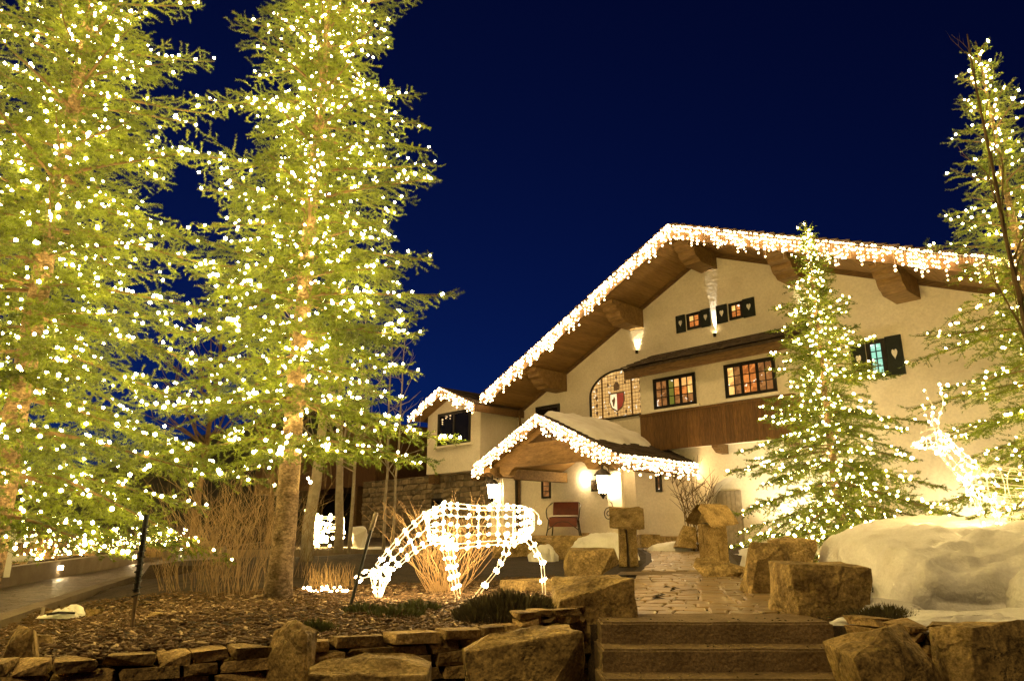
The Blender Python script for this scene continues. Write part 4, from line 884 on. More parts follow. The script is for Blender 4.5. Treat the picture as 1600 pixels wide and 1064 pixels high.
def deer_grazing():
    rg = random.Random(4); p = gpt(705, 936); o = thing('deer_light_figure', 'lit wire deer grazing with its head down on the wood chips', 'deer figure', (p.x, p.y, p.z), R(4))
    X = lambda px, py: ((px - 705) / 140.0, (938 - py) / 140.0)
    bl = []
    mb = MB(); st_ = []
    for px, yt, yb in ((668, 812, 846), (690, 797, 858), (712, 797, 866), (745, 801, 862), (775, 801, 860), (800, 800, 862), (818, 802, 850), (830, 812, 838)):
        x, zt = X(px, yt); _, zb = X(px, yb); st_.append(((x, 0, (zt + zb) / 2), .17 if px not in (668, 830) else .11, (zt - zb) / 2, (0, 0, 1)))
    a = rods(mb, st_, 14, .0065); mb.build('body_frame', M['rod'], o, False); bl += scatter(rg, a, 168)
    mb = MB(); st_ = []
    for (xt, yt, xb, yb) in ((690, 798, 690, 858), (660, 812, 672, 858), (632, 838, 650, 870), (606, 868, 626, 890), (590, 888, 608, 902)):
        x0, z0 = X(xt, yt); x1, z1 = X(xb, yb); st_.append((((x0 + x1) / 2, 0, (z0 + z1) / 2), .10 if xt > 650 else .065, math.hypot(x1 - x0, z1 - z0) / 2, (x0 - x1, 0, z0 - z1)))
    a = rods(mb, st_, 8); mb.build('neck', M['rod'], o); bl += scatter(rg, a, 64)
    mb = MB(); st_ = []
    for (xt, yt, xb, yb) in ((584, 892, 612, 898), (584, 906, 612, 910), (588, 920, 606, 922), (592, 933, 602, 934)):
        x0, z0 = X(xt, yt); x1, z1 = X(xb, yb); st_.append((((x0 + x1) / 2, 0, (z0 + z1) / 2), .07, abs(x1 - x0) / 2, (1, 0, 0)))
    a = rods(mb, st_, 8); mb.build('head', M['rod'], o); bl += scatter(rg, a, 26)
    for sg_ in (-1, 1):
        pts = [(*X(590, 897),), (*X(574, 896),), (*X(562, 904),)]; MB().tube([(x, sg_ * (.05 + .03 * i), z) for i, (x, z) in enumerate(pts)], .0055, 4).tube([(X(590, 903)[0], sg_ * .05, X(590, 903)[1]), (X(570, 908)[0], sg_ * .09, X(570, 908)[1]), (X(562, 904)[0], sg_ * .11, X(562, 904)[1])], .0055, 4).build('ear', M['rod'], o)
        bl += [Vector((x, sg_ * .07, z)) for x, z in (X(575, 898), X(563, 905), X(569, 911))]
    for sg_, pts in ((1, ((700, 852), (704, 880), (712, 905), (717, 936))), (-1, ((690, 850), (697, 878), (706, 905), (714, 936))), (-1, ((792, 848), (786, 872), (772, 897), (738, 937))), (1, ((812, 840), (830, 862), (845, 886), (847, 937)))):
        leg(o, [(X(*q)[0], sg_ * .10, X(*q)[1]) for q in pts], .05, .022, rg, bl, 22)
    MB().tube([(X(828, 806)[0], 0, X(828, 806)[1]), (X(838, 815)[0], 0, X(838, 815)[1]), (X(838, 828)[0], 0, X(838, 828)[1])], .008, 4).build('tail', M['rod'], o); bl.append(Vector((X(839, 826)[0], -.02, X(839, 826)[1])))
    bulbs(o, bl, .0185, M['bulb_deer'], 300)
deer_grazing()
def deer_standing():
    rg = random.Random(9); Y = 8.5; b = at(1545, 815, Y); k = 134.0; o = thing('deer_light_figure', 'lit wire deer with antlers standing on top of the snow bank', 'deer figure', (b.x, Y, b.z - .12), R(-6))
    X = lambda px, py: ((px - 1545) / k, (815 - py) / k + .12)
    bl = []; mb = MB(); st_ = []
    for px, yt, yb in ((1524, 742, 768), (1540, 730, 782), (1565, 728, 790), (1595, 732, 792), (1625, 736, 790), (1652, 736, 790), (1668, 746, 778)):
        x, zt = X(px, yt); _, zb = X(px, yb); st_.append(((x, 0, (zt + zb) / 2), .18 if 1530 < px < 1660 else .1, (zt - zb) / 2, (0, 0, 1)))
    a = rods(mb, st_, 12); mb.build('body_frame', M['rod'], o); bl += scatter(rg, a, 48)
    mb = MB(); st_ = []
    for (xt, yt, xb, yb) in ((1546, 729, 1520, 758), (1530, 712, 1504, 738), (1512, 692, 1490, 714), (1500, 678, 1478, 700)):
        x0, z0 = X(xt, yt); x1, z1 = X(xb, yb); st_.append((((x0 + x1) / 2, 0, (z0 + z1) / 2), .08, math.hypot(x1 - x0, z1 - z0) / 2, (x0 - x1, 0, z0 - z1)))
    a = rods(mb, st_, 9); mb.build('neck', M['rod'], o); bl += scatter(rg, a, 34)
    mb = MB(); st_ = []
    for (px, yt, yb) in ((1503, 676, 700), (1490, 673, 702), (1474, 680, 701), (1458, 688, 700), (1447, 693, 699)):
        x, z0 = X(px, yt); _, z1 = X(px, yb); st_.append(((x, 0, (z0 + z1) / 2), .065 if px > 1470 else .035, (z0 - z1) / 2, (0, 0, 1)))
    a = rods(mb, st_, 8); mb.build('head', M['rod'], o); bl += scatter(rg, a, 24)
    for sg_ in (-1, 1):
        mb = MB(); main = [(1490, 674), (1488, 660), (1492, 645), (1498, 630), (1494, 614), (1492, 600)]
        f3 = lambda q, yy: (X(*q)[0], sg_ * yy, X(*q)[1])
        mb.tube([f3(q, .04 + .03 * i) for i, q in enumerate(main)], .008, 5); mb.tube([f3((1489, 662), .06), f3((1483, 654), .08), f3((1480, 642), .1)], .007, 4); mb.tube([f3((1488, 668), .05), f3((1477, 668), .06), f3((1468, 674), .07), f3((1470, 664), .07)], .006, 4)
        mb.build('antler', M['rod'], o); bl += [Vector(f3(q, .05 + .03 * i)) for i, q in enumerate(main)] + [Vector(f3((1481, 644), .1)), Vector(f3((1484, 655), .08))]
    for sg_, pts in ((1, ((1536, 770), (1540, 786), (1542, 802), (1544, 832))), (-1, ((1548, 772), (1551, 788), (1552, 804), (1553, 832))), (1, ((1655, 775), (1668, 792), (1662, 812), (1660, 838))), (-1, ((1640, 775), (1630, 792), (1622, 812), (1620, 838)))):
        leg(o, [(X(*q)[0], sg_ * .1, X(*q)[1]) for q in pts], .05, .024, rg, bl, 8)
    bulbs(o, bl, .0155, M['bulb_deer'], 300)
deer_standing()
def deer_far():
    rg = random.Random(12); p = at(512, 850, 22.5); o = thing('deer_light_figure', 'small lit wire deer standing behind the pale aspen trunks', 'deer figure', (p.x, 22.5, 1.0), R(10)); bl = []; mb = MB()
    a = rods(mb, [((-.45, 0, .85), .1, .12, (0, 0, 1)), ((-.3, 0, .8), .2, .22, (0, 0, 1)), ((.3, 0, .8), .2, .22, (0, 0, 1)), ((.45, 0, .85), .1, .12, (0, 0, 1))], 8, .012); mb.build('body_frame', M['rod'], o); bl += scatter(rg, a, 46)
    mb = MB(); a = rods(mb, [((-.4, 0, .9), .1, .15, (1, 0, 1)), ((-.55, 0, 1.15), .07, .1, (1, 0, 1)), ((-.75, 0, 1.2), .03, .04, (0, 0, 1))], 6, .012); mb.build('head', M['rod'], o); bl += scatter(rg, a, 14)
    for x, y in ((-.35, .12), (-.35, -.12), (.38, .12), (.38, -.12)): leg(o, [(x, y, .7), (x + .04, y, .4), (x, y, .05)], .06, .03, rg, bl, 8)
    bl = [p + Vector((rg.uniform(-.06, .06), rg.uniform(-.06, .06), rg.uniform(-.06, .06))) for p in bl] + [Vector((rg.uniform(-.4, .4), rg.uniform(-.2, .2), rg.uniform(.1, 1.0))) for _ in range(40)]
    bulbs(o, bl, .05, M['bulb_far'], 300)
deer_far()

# ------------------------------------------------------------------ snow banks
def snow_bank(cx, cy, z0, sx, sy, h, seed, label, pw=4.0, rough=1.0, rz=0.0, n=70, fx=None, ex=.42):
    V = []; F = []
    for i in range(n + 1):
        for j in range(n + 1):
            u, v = -1 + 2 * i / n, -1 + 2 * j / n
            # push samples towards the rim so the steep faces keep detail
            u = math.copysign(abs(u) ** .62, u); v = math.copysign(abs(v) ** .62, v)
            q = (abs(u) ** pw + abs(v) ** pw); e = max(0.0, 1 - q)
            prof = e ** ex
            nx = Vector((u * sx * 1.4 + seed, v * sy * 1.4, 0))
            lump = .16 * noise.noise(nx) + .08 * noise.noise(nx * 2.3) + .045 * noise.noise(nx * 5.5) + .018 * noise.noise(nx * 12) + .008 * noise.noise(nx * 25) - .10 * max(0, noise.noise(nx * 3.7 + Vector((5, 5, 5))) - .25)
            hh = h * prof * (1 + lump * rough) - (.06 if e <= 0 else 0)
            if fx: hh *= fx(u, v)
            w1 = .10 * rough * noise.noise(Vector((u * 3, v * 3, hh * 5 + seed))) + .05 * rough * noise.noise(Vector((u * 9, v * 9, hh * 12 + seed)))
            x = u * sx * (1 + w1); y = v * sy * (1 + w1 * 1.3)
            V.append((x, y, hh))
    for i in range(n):
        for j in range(n): a = i * (n + 1) + j; F.append((a, a + n + 1, a + n + 2, a + 1))
    me = npmesh('snow', V, F); me.polygons.foreach_set('use_smooth', [True] * len(F))
    o = obj('snow', me, M['snow'], None, (cx, cy, z0), (0, 0, rz)); return tag(o, label, 'snow', kind='stuff')
def snow_block(cx, cy, cz, sx, sy, sz, pw, seed, label, rz=0.0, cuts=56, amp=1.0, slope=0.0):
    bm = bmesh.new(); bmesh.ops.create_cube(bm, size=2.0); bmesh.ops.subdivide_edges(bm, edges=bm.edges[:], cuts=cuts, use_grid_fill=True)
    o_ = Vector((seed * 7.3, seed * 3.1, seed))
    for v in bm.verts:
        c = v.co; q = (abs(c.x) ** pw + abs(c.y) ** pw + abs(c.z) ** pw) ** (-1 / pw); p = Vector((c.x * q * sx, c.y * q * sy, c.z * q * sz)); nr = Vector((c.x / sx, c.y / sy, c.z / sz * 1.3)).normalized()
        p.z += slope * p.y
        n1 = p + o_
        d = .13 * noise.noise(n1 * 1.3) + .07 * noise.noise(n1 * 2.9) + .035 * noise.noise(n1 * 6) + .014 * noise.noise(n1 * 14) + .006 * noise.noise(n1 * 34)
        d -= .07 * max(0.0, noise.noise(n1 * 4.1 + Vector((3, 1, 8))) - .18) + (.05 * (1 - abs(math.sin(p.z * 9 + 2 * noise.noise(n1 * 1.1)))) if abs(c.y) > .97 else 0)
        v.co = p + nr * d * amp
    bmesh.ops.delete(bm, geom=[v for v in bm.verts if v.co.z < -sz * .75], context='VERTS')
    me = bpy.data.meshes.new('snow'); bm.to_mesh(me); bm.free(); me.polygons.foreach_set('use_smooth', [True] * len(me.polygons))
    return tag(obj('snow', me, M['snow'], None, (cx, cy, cz), (0, 0, rz)), label, 'snow', kind='stuff')
snow_block(5.45, 7.62, 1.02, 1.80, 1.05, .60, 4.5, 2.0, 'high bank of shovelled snow with a steep face beside the steps', R(-3), 64, 1.2, .10)
snow_block(5.75, 6.75, .92, 1.35, .62, .40, 4.0, 3.4, 'lower snow ledge slumped against the steep shovelled bank', R(4), 44, 1.2)
snow_block(4.75, 5.42, .93, .95, .30, .10, 3.0, 5.5, 'ragged snow drape spilling over the low wall stones', R(-6), 40, .9)
snow_block(3.62, 5.75, .91, .32, .16, .06, 2.5, 8.5, 'thin tongue of snow on the mulch beside the heather tuft', R(10), 26, .7)
snow_block(6.35, 9.4, 1.05, 2.2, 1.15, .72, 3.2, 7.0, 'rounded snow drift under the standing deer', 0, 56, .9)
snow_bank(4.35, 6.05, .84, 1.6, .42, .13, 13.0, 'thin crust of snow along the low stone wall', 2.5, 2.4, R(-4), 90)
snow_bank(3.25, 6.6, .9, .35, .3, .12, 17.0, 'small strip of snow beside the block shaped boulder', 2.2, 1.8, 0, 40)
snow_bank(4.0, 8.0, .92, .8, .5, .16, 19.0, 'patch of snow behind the block shaped boulder', 2.5, 1.5, 0, 40)
snow_bank(4.75, 13.3, .95, .62, .5, .42, 23.0, 'grey snow heap beside the roofed pillar', 2.5, 1.2, 0, 40)
q = gpt(895, 850); snow_bank(q.x, 15.8, .98, .75, .4, .55, 29.0, 'snow slumped over the grey stone block by the porch', 3.0, 1.4, R(20), 44)
q = at(1065, 845, 19.0); snow_bank(q.x, 19.4, 1.06, .8, .5, .28, 31.0, 'low snow mound at the foot of the porch wall', 2.0, 1.0, 0, 36)
q = at(850, 855, 15.0); snow_bank(q.x, 15.4, .98, .3, .3, .35, 37.0, 'small snow lump behind the tail of the grazing deer', 1.6, 3.0, 0, 40)
q = at(575, 855, 22.0); snow_bank(q.x, 22.3, 1.0, 1.6, .5, .12, 41.0, 'flat snow strip on the bed edge by the garage', 2.2, 1.5, 0, 40)
tag(obj('boulder', rock_mesh(401, 26, .0, 2), M['white'], None, (at(561, 850, 22.2).x, 22.2, 1.38), (0, 0, 0), (.26, .26, .36)), 'pale upright stone on the snow strip by the garage', 'boulder')
snow_bank(7.4, 17.2, 1.1, 2.0, 1.2, .22, 43.0, 'snow patch along the chalet wall behind the slim spruce', 2.2, 1.2, 0, 40)

# ------------------------------------------------------------------ wood chips
def chips(label, n, seed, mat, smin, smax, region):
    rg = np.random.default_rng(seed); x = rg.uniform(region[0], region[1], n * 2); v = rg.random(n * 2) ** 1.25
    y = np.array([wall_y(a) + .1 for a in x]) + v * region[2]
    keep = [i for i in range(n * 2) if not in_poly(x[i] - .25, y[i], ROAD) and not in_poly(x[i] + .1, y[i], ROAD) and x[i] < .62 + .25 * max(0, y[i] - 6.5)][:n]
    V = []; F = []
    bx = np.array([(-1, -1, -1), (1, -1, -1), (1, 1, -1), (-1, 1, -1), (-1, -1, 1), (1, -1, 1), (1, 1, 1), (-1, 1, 1)], float)
    bf = np.array([(0, 1, 5, 4), (1, 2, 6, 5), (2, 3, 7, 6), (3, 0, 4, 7), (4, 5, 6, 7)])
    for q, i in enumerate(keep):
        l = rg.uniform(smin, smax); a = rg.uniform(0, 6.28); p = rg.uniform(-.35, .35); s = np.array([l, l * rg.uniform(.13, .32), l * rg.uniform(.06, .14)])
        m = Matrix.Rotation(a, 3, 'Z') @ Matrix.Rotation(p, 3, 'Y') @ Matrix.Rotation(rg.uniform(-.5, .5), 3, 'X')
        V.append((bx * s) @ np.array(m).T + np.array([x[i], y[i], terrain_z(x[i], y[i]) + rg.uniform(0, .035)])); F.append(bf + 8 * q)
    tag(obj('wood_chips', npmesh('chips', np.concatenate(V), np.concatenate(F)), mat), label, 'mulch', kind='stuff')
chips('dark shredded bark mulch covering the garden bed', 15000, 1, M['chips'], .012, .045, (-6.2, .9, 4.6))
chips('pale wood chips scattered over the dark bark mulch', 2200, 2, M['palechips'], .010, .045, (-6.2, .9, 4.2))
def chips_right():
    rg = np.random.default_rng(5); V = []; F = []; bx = np.array([(-1, -1, 0), (1, -1, 0), (1, 1, 0), (-1, 1, 0), (0, 0, 1)], float)
    bf = [(0, 1, 4), (1, 2, 4), (2, 3, 4), (3, 0, 4)]
    for q in range(2500):
        x = rg.uniform(2.75, 5.5); y = wall_y(x) + .1 + rg.random() * 1.4; l = rg.uniform(.01, .035); m = np.array(Matrix.Rotation(rg.uniform(0, 6.28), 3, 'Z'))
        V.append((bx * np.array([l, l * .3, l * .5])) @ m.T + np.array([x, y, terrain_z(x, y) + .005])); F += [tuple(k + 5 * q for k in f) for f in bf]
    tag(obj('wood_chips', npmesh('chips', np.concatenate(V), F), M['chips']), 'dark mulch at the edge of the snow beside the steps', 'mulch', kind='stuff')
chips_right()

# ------------------------------------------------------------------ shrubs, stems and small trees
def stems(name, label, base, n, h, spread, mat, seed, r=.004, curve=.3, branch=0, rb=.12, group=None, cat='shrub', up=0.0):
    rg = random.Random(seed); t = thing(name, label, cat, base, 0, group); mb = MB()
    for i in range(n):
        a = rg.uniform(0, 6.283); rr_ = rb * math.sqrt(rg.random()); x, y = rr_ * math.cos(a), rr_ * math.sin(a); a2 = a + rg.uniform(-.7, .7); hh = h * rg.uniform(.55, 1.0); sp = spread * rg.uniform(.05, 1) * hh
        pts = []; wv = rg.uniform(-.09, .09) * h * .6
        for k in range(6):
            u = k / 5; pts.append((x + math.cos(a2) * sp * u ** (1 + curve) + wv * math.sin(u * 7), y + math.sin(a2) * sp * u ** (1 + curve) + wv * math.cos(u * 6), hh * (u - .12 * spread * u * u)))
        mb.tube(pts, [r * (1 - .7 * k / 5) for k in range(6)], 3)
        for b in range(branch):
            k = rg.randint(2, 4); p = Vector(pts[k]); d = Vector((rg.uniform(-1, 1), rg.uniform(-1, 1), rg.uniform(.4, 1.2))).normalized() * h * rg.uniform(.12, .3)
            mb.tube([p, p + d * .5 + Vector((0, 0, .02)), p + d], [r * .6, r * .5, r * .25], 3)
    mb.build('stems', mat, t); return t
p = gpt(690, 931); stems('dogwood_shrub', 'fan of bare tan twigs standing behind the grazing deer', (p.x, p.y + .35, p.z), 95, 1.22, 1.0, M['redstem'], 1, .0042, .05, 2, .20)
for k, (px, py, Y, n, h, lab) in enumerate(((375, 935, 8.6, 130, 1.85, 'dense thicket of tall bare tan stems against the spruce trunk'), (300, 930, 9.3, 110, 1.5, 'thicket of bare tan stems leaning toward the driveway'), (340, 910, 11.0, 120, 1.9, 'taller bare stem thicket behind the one by the spruce trunk'), (455, 905, 11.2, 90, 1.7, 'sparse bare stems just past the spruce trunk'))):
    b = at(px, py, Y); stems('bare_shrub', lab, (b.x, Y, gz(0, Y) - .02), int(n * .5), h, .6, M['stem'], 30 + k, .0040, .25, 2, .38)
b = at(515, 930, 9.0); stems('clipped_grass', 'row of clipped tan grass stubble lit from below beside the spruce', (b.x, 9.0, gz(0, 9)), 90, .34, .18, M['straw'], 50, .004, .1, 0, .3, cat='grass')
b = at(1085, 835, 18.8); stems('bare_shrub', 'thin leafless shrub in front of the house wall by the porch', (b.x, 18.8, 1.1), 16, 2.6, .5, M['limb'], 51, .016, .3, 6, .12)
for k, (x, y, n, lab) in enumerate(((22, 870, 90, 'tawny ornamental grass clump by the white rail fence'), (75, 872, 90, 'tawny ornamental grass clump behind the kerb lamp'), (130, 868, 80, 'tawny ornamental grass clump behind the black post'), (185, 858, 80, 'tawny ornamental grass clump among the lit strings'), (240, 852, 80, 'tawny ornamental grass clump at the middle of the lit strings'), (300, 845, 80, 'tawny ornamental grass clump at the far end of the lit strings'))):
    Y = 14.5 + 1.7 * k; b = at(x, y, Y); stems('ornamental_grass', lab, (b.x, Y, .86), n, .9, .6, M['straw'], 70 + k, .006, .5, 0, .2, cat='grass')
def tuft(name, label, base, n, w_, h, mat, seed, cat='shrub', ln=.09):
    rg = np.random.default_rng(seed); t = thing(name, label, cat, base); V = []; F = []; q = 0
    for i in range(n):
        a = rg.uniform(0, 6.283); rr_ = math.sqrt(rg.random()); th = rg.uniform(0, 1)
        x, y = w_ * rr_ * math.cos(a), w_ * .7 * rr_ * math.sin(a); z = h * math.sqrt(max(0, 1 - rr_ * rr_)) * (.55 + .45 * th) * (1 + .25 * noise.noise(Vector((x * 5, y * 5, seed))))
        d = np.array([x / w_ * .7 + rg.uniform(-.4, .4), y / w_ * .7 + rg.uniform(-.4, .4), 1.0]); d /= np.linalg.norm(d); s = np.cross(d, rg.normal(size=3)); s /= np.linalg.norm(s); l = ln * rg.uniform(.6, 1.3); p = np.array([x, y, max(z - l, 0)])
        V += [p - s * .004, p + s * .004, p + d * l * .6 + s * .006, p + d * l, p + d * l * .6 - s * .006]; F.append((q, q + 1, q + 2, q + 3)); F.append((q, q + 3, q + 4, q + 4)) if False else None; q += 5
    obj('foliage', npmesh('foliage', V, np.array(F)), mat, t)
    mb = MB(); rg2 = random.Random(seed)
    for i in range(14): a = rg2.uniform(0, 6.28); mb.tube([(0, 0, 0), (math.cos(a) * w_ * .4, math.sin(a) * w_ * .3, h * .5)], [.006, .003], 3)
    mb.build('stems', M['limb'], t)
p = gpt(800, 975); tuft('heather_shrub', 'low spreading brown heather at the rim of the stacked stone wall', (.02, 6.55, .86), 3800, .52, .27, M['heath'], 1)
tuft('heather_shrub', 'dark heather tuft on the snow behind the block shaped boulder', (at(1322, 880, 7.7).x, 7.7, 1.0), 1500, .34, .17, M['heath'], 2)
tuft('heather_shrub', 'dark heather tuft at the foot of the high snow bank', (at(1375, 950, 6.2).x, 6.15, .88), 1400, .26, .16, M['heath'], 3)
for k, (x, y, w_, lab) in enumerate(((620, 960, .25, 'low green herb clump in front of the grazing deer head'), (655, 950, .2, 'small leafy green clump at the foot of the bare twigs'), (570, 955, .18, 'sparse green seedlings beside the leaning black rod'), (495, 985, .15, 'small olive weed near the upright stone block'))):
    b = gpt(x, y); tuft('herb_plant', lab, (b.x, b.y, b.z - .01), 420, w_, .12, M['herb'], 20 + k, 'plant', .06)
def bare_tree(name, label, base, h, r, seed, mat, forks=3, lean=(0, 0), nb=14, blen=.35, up=.6, start=.3, group=None):
    rg = random.Random(seed); t = thing(name, label, 'tree', base, 0, group); tr = MB()
    path_ = [Vector((lean[0] * (k / 10) + rg.uniform(-.03, .03) * h * .1, lean[1] * (k / 10) ** 1.3 + rg.uniform(-.03, .03) * h * .1, h * k / 10)) for k in range(11)]
    tr.tube(path_, [r * (1 - .8 * k / 10) for k in range(11)], 9); tr.build('trunk', mat, t, True); br = MB()
    for i in range(nb):
        u = start + (1 - start) * rg.random(); k = min(9, int(u * 10)); p = path_[k].lerp(path_[k + 1], u * 10 - k); a = rg.uniform(0, 6.28); L = h * blen * (1.1 - u) * rg.uniform(.6, 1.2) + .15
        d = Vector((math.cos(a), math.sin(a), up * rg.uniform(.5, 1.5))).normalized(); pts = [p]; q = p.copy(); dd = d.copy()
        for j in range(5): dd = (dd + Vector((rg.uniform(-.25, .25), rg.uniform(-.25, .25), rg.uniform(-.1, .25)))).normalized(); q = q + dd * L / 5; pts.append(q.copy())
        r0 = r * (1 - .8 * u) * .55; br.tube(pts, [r0 * (1 - .75 * j / 5) for j in range(6)], 4)
        for j in range(forks):
            p2_ = pts[rg.randint(1, 5)]; d2 = (dd + Vector((rg.uniform(-1, 1), rg.uniform(-1, 1), rg.uniform(-.2, .8)))).normalized(); br.tube([p2_, p2_ + d2 * L * .22, p2_ + (d2 + Vector((0, 0, .2))) * L * .42], [r0 * .4, r0 * .3, r0 * .12], 3)
    tag(br.build('branches', mat, t), kind='stuff'); return t
def bt(px, py, Y, *a, **k):
    b = at(px, py, Y); return b.x, Y, gz(0, Y) - .05
bare_tree('aspen_tree', 'forked pale aspen standing in front of the small lit deer', bt(530, 850, 20.0), 7.5, .13, 1, M['palebark'], 3, (-.4, 0), 26, .35)
bare_tree('aspen_tree', 'leaning aspen with a thick dark trunk beside the spruce trunk', bt(478, 860, 15.5), 8.0, .14, 2, M['palebark'], 3, (.45, 0), 22, .3, start=.35)
bare_tree('aspen_tree', 'slender straight aspen between the small lit deer and the pale upright stone', bt(546, 855, 19.5), 7.0, .055, 3, M['palebark'], 2, (.1, 0), 18, .25)
bare_tree('aspen_tree', 'thin aspen stem at the edge of the dark garage opening', bt(600, 852, 20.5), 7.0, .05, 4, M['palebark'], 2, (-.05, 0), 18, .25)
bare_tree('aspen_tree', 'thin aspen stem standing against the stone clad wall', bt(612, 852, 20.2), 6.6, .045, 5, M['palebark'], 2, (.15, 0), 18, .25)
bare_tree('bare_tree', 'dark leafless tree seen through the spruce boughs over the bed', bt(300, 850, 24), 9.0, .12, 6, M['limb'], 4, (.3, 0), 34, .4)
bare_tree('bare_tree', 'dark leafless tree behind the stem thicket by the driveway', bt(420, 850, 26), 9.0, .12, 7, M['limb'], 4, (-.3, 0), 34, .4)
a, b = at(1600, 480, 6.6), at(1524, 70, 6.6); k = (b.x - a.x) / (b.z - a.z)
bare_tree('bare_sapling', 'dark leafless sapling leaning in front of the loose lit spruce', (a.x - k * (a.z - 1.0), 6.6, 1.0), b.z - .8, .036, 8, M['limb'], 2, (k * (b.z - .8), .1), 16, .20, up=1.5, start=.35)

# ------------------------------------------------------------------ furniture, posts, pillars
def pillar(px, pyb, Y, label, seed, w_=.56, h=.80, rz=0.0, slab=1.0):
    b = at(px, pyb, Y); t = thing('stone_pillar', label, 'pillar', (b.x, Y, gz(b.x, Y) - .03), rz); rg = random.Random(seed); z = 0
    MB().b2(-w_ * .36, w_ * .36, -w_ * .36, w_ * .36, 0, h).build('core', M['mortar'], t)
    z = 0
    while z < h - .02:
        hh = h - z
        for (x, y, r_) in ((-.25, -.3, 0), (.25, -.3, 0), (-.3, .25, 1), (.3, .25, 1), (-.3, -.1, 1), (.3, -.1, 1)):
            l = w_ * rg.uniform(.22, .31); me = rg.choice(STONES)
            obj('stone', me, None, t, (x * w_ * 1.15, y * w_ * 1.15, z + hh / 2), (rg.uniform(-.04, .04), rg.uniform(-.04, .04), rg.uniform(-.06, .06) + r_ * math.pi / 2), (l, w_ * .2, hh / 2 * .97))
        z += hh
    # two slabs leaning together as a little roof
    sl = rock_mesh(seed + 500, 6, 1.0, 2, .03)
    for sg_ in (-1, 1):
        obj('roof_slab', sl, M['stone'], t, (0, sg_ * .23 * slab, h + .14), (-sg_ * R(42), 0, 0), (.32 * slab, .29 * slab, .036))
    MB().prism([(-w_ * .45, -.22, h), (-w_ * .45, .22, h), (-w_ * .45, 0, h + .22)], (w_ * .9, 0, 0)).build('gable_stone', M['stone'], t)
pillar(982, 886, 13.6, 'roofed stone pillar beside the pyramid shaped boulder', 1, .31, .74, R(-8))
pillar(1116, 884, 13.4, 'roofed stone pillar beside the grey snow heap', 2, .35, .80, R(16), 1.05)
def sleigh_chair():
    t = thing('sleigh_bench', 'red upholstered sleigh bench with curled arms on the porch', 'bench', hw(-4.75, 2.2, 1.43), HROT + R(34)); t.scale = (1.0, 1.05, 1.0)
    bm = MB(); w_ = .98
    MB().prism([(-w_ / 2, -.42, .5), (-w_ / 2, -.40, .62), (-w_ / 2, .2, .66), (-w_ / 2, .22, .52)], (w_, 0, 0)).build('seat', M['red'], t)
    prof = [(.16, .62), (.24, .95), (.34, 1.18), (.40, 1.17), (.31, .94), (.24, .6)]
    MB().prism([(-w_ / 2 + .03, y, z) for y, z in prof], (w_ - .06, 0, 0)).build('backrest', M['red'], t)
    MB().prism([(-w_ / 2, -.43, .3), (-w_ / 2, -.43, .5), (-w_ / 2, -.38, .5), (-w_ / 2, -.38, .3)], (w_, 0, 0)).build('front_panel', M['red'], t)
    for sx in (-1, 1):
        MB().tube([(sx * w_ / 2, .3, 1.15), (sx * (w_ / 2 + .08), .1, 1.05), (sx * (w_ / 2 + .1), -.25, .95), (sx * (w_ / 2 + .1), -.42, .82), (sx * (w_ / 2 + .08), -.4, .62), (sx * (w_ / 2 + .02), -.3, .5)], .022, 6).build('armrest', M['iron'], t)
        MB().tube([(sx * (w_ / 2 + .02), -.38, .52), (sx * (w_ / 2 + .05), -.42, .25), (sx * (w_ / 2 + .1), -.45, 0)], .025, 6).build('leg', M['iron'], t)
        MB().tube([(sx * (w_ / 2 - .02), .2, .55), (sx * (w_ / 2), .3, .25), (sx * (w_ / 2 + .04), .36, 0)], .025, 6).build('leg', M['iron'], t)
        MB().tube([(sx * (w_ / 2 + .05), -.42, .2), (sx * .2, -.42, .45), (0, -.42, .48)], .018, 5).build('brace', M['iron'], t)
    MB().b2(-w_ / 2, w_ / 2, -.46, -.1, .665, .69).build('seat_frost', M['white'], t)
sleigh_chair()
a, b = at(205, 985, 6.0), at(206, 815, 6.0); t = thing('cable_post', 'thin black post wound with cable standing in the wood chips', 'post', (a.x, 6.0, terrain_z(a.x, 6.0)))
H_ = b.z + .05 - a.z
MB().tube([(0, 0, -.05), (0, 0, .28)], [.016, .018], 6).build('stake', M['stem'], t)
MB().tube([(0, 0, .28), (.0, 0, H_)], .022, 8).build('post', M['black'], t); MB().tube([(.03 * math.cos(q * 1.3), .03 * math.sin(q * 1.3), .22 + (H_ - .3) * q / 60) for q in range(61)], .006, 4).build('cable', M['black'], t)
a = gpt(546, 945); b = at(588, 800, a.y); t = thing('garden_rod', 'black rod with a tan wooden grip leaning in the bed before the deer', 'rod', (a.x, a.y, a.z)); d = b - a
MB().tube([(0, 0, -.05), d * .80], .017, 8).build('shaft', M['black'], t); MB().tube([d * .80, d * .84, d * .97, d], [.024, .026, .026, .02], 8).build('grip', M['palebark'], t)
def sheet():
    bm = bmesh.new(); p = gpt(100, 966)
    for (cx, cy, w_, h, sx) in ((0, 0, .15, .085, 1), (-.14, -.02, .13, .035, 2), (.04, .06, .13, .12, 3)):
        r_ = bmesh.ops.create_icosphere(bm, subdivisions=3, radius=1)
        for v in r_['verts']: q = v.co.copy(); v.co = Vector((cx + q.x * w_ * (1 + .3 * noise.noise(q * 2 + Vector((sx, 0, 0)))), cy + q.y * w_ * .6, max(0, q.z) * h * (1 + .5 * noise.noise(q * 3 + Vector((0, sx, 0)))) + .01))
    me = bpy.data.meshes.new('sheet'); bm.to_mesh(me); bm.free(); t = thing('crumpled_sheet', 'crumpled white sheet lying on the bed by the driveway', 'sheet', (p.x, p.y, p.z)); obj('cloth', me, M['white'], t)
    MB().tube([(-.12, -.1, .05), (0, -.1, .07), (.14, -.06, .06)], .012, 5).build('strap', M['black'], t)
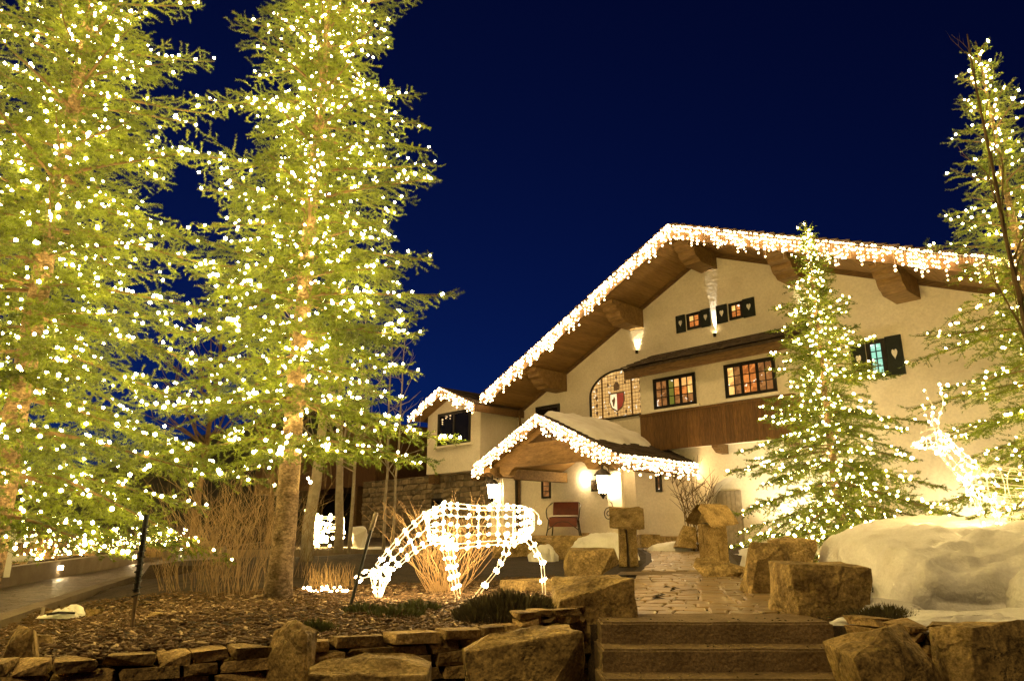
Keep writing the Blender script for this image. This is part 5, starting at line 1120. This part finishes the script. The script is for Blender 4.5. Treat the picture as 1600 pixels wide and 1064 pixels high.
sheet()
a = gpt(64, 972); tag(MB().tube([(0, 0, -.05), (0, 0, .14), (0, 0, .15)], [.018, .018, .03], 8).build('marker_stake', M['palebark']), 'short pale stake at the bed edge beside the crumpled sheet', 'stake').location = (a.x, a.y, a.z)
for i, (px, py, Y, lab) in enumerate(((147, 882, 15.6, 'little lit step lamp on the kerb nearest the black post'), (258, 864, 20.5, 'little lit step lamp midway along the kerb'), (327, 852, 26, 'little lit step lamp at the far end of the kerb'))):
    x = np.interp(Y, [9.0, 13.6, 19, 22, 34], [-7.9, -9.3, -10.3, -11.0, -13.5]) + .13; z = road_z(x, Y) + .2
    t = thing('step_lamp', lab, 'lamp', (x, Y, z)); MB().b2(-.03, .0, -.09, .09, -.05, .06).build('housing', M['iron'], t); MB().b2(.002, .02, -.07, .07, -.04, .04).build('lens', M['lantern'], t)
# white rail fence and strings beyond the kerb
t = thing('rail_fence', 'white rail fence with lights beyond the driveway kerb', 'fence', (-9.75, 11.9, .8), R(62))
for i in range(2): MB().b2(-.05 + 1.5 * i, .05 + 1.5 * i, -.05, .05, 0, .75).build('post', M['white'], t)
for z in (.32, .64): MB().b2(-.4, 1.9, -.03 - .055, -.055, z - .05, z + .05).build('rail', M['white'], t)
rg = random.Random(77); t = thing('ground_lights', 'long dense swathe of bulbs draped over the grasses beyond the driveway', 'string lights'); pts = []; wr = MB()
for k in range(15):
    y = 13.2 + k * 1.15; x0 = np.interp(y, [9.0, 13.6, 19, 22, 34], [-7.9, -9.3, -10.3, -11.0, -13.5]) - .5; ln = []
    for j in range(26): ln.append(Vector((x0 - rg.uniform(0, .9), y + j * .05 + rg.uniform(-.05, .05), 1.0 + rg.uniform(0, .75) * (.5 + .5 * math.sin(j * .8)))))
    pts += ln; wr.tube(ln, .004, 3)
tag(wr.build('wire', M['wire'], t), kind='stuff'); bulbs(t, pts, .03, M['bulb_far'], 300)
b = at(512, 934, 8.7); t = thing('ground_lights', 'short string of bulbs glowing at the foot of the grass stubble', 'string lights'); pts = [Vector((b.x - .25 + .5 * i / 22, 8.6 + rg.uniform(-.05, .05), gz(0, 8.6) + rg.uniform(.02, .08))) for i in range(23)]
wr = MB(); wr.tube(pts, .003, 3); wr.build('wire', M['wire'], t); bulbs(t, pts, .014, M['bulb_deer'])

# dead leaves and grit along the steps and the paving
rg = random.Random(321); mb = MB()
for k in range(120):
    i = rg.choice((0, 0, 1, 2, 3)); x = rg.uniform(.75, 2.6); y = 5.92 - TD * i + rg.random() ** 2 * .22 + .03; z = .905 - RH * i + .007
    if k > 70: y = rg.uniform(6.5, 10.5); x = pathxy(rg.choice((rg.random(), rg.random() * .12, 1 - rg.random() * .12)), y); z = gz(0, y) + .045
    a = rg.uniform(0, 6.28); l = rg.uniform(.006, .022); d = Vector((math.cos(a), math.sin(a), 0)) * l; e = Vector((-d.y, d.x, 0)) * .45; c = Vector((x, y, z))
    mb.add([c - d, c + e + Vector((0, 0, .008)), c + d + Vector((0, 0, .004)), c - e], [(0, 1, 2, 3)])
tag(mb.build('leaf_litter', M['dark']), 'tiny dark leaf bits scattered over the steps and paving', 'leaves', kind='stuff')
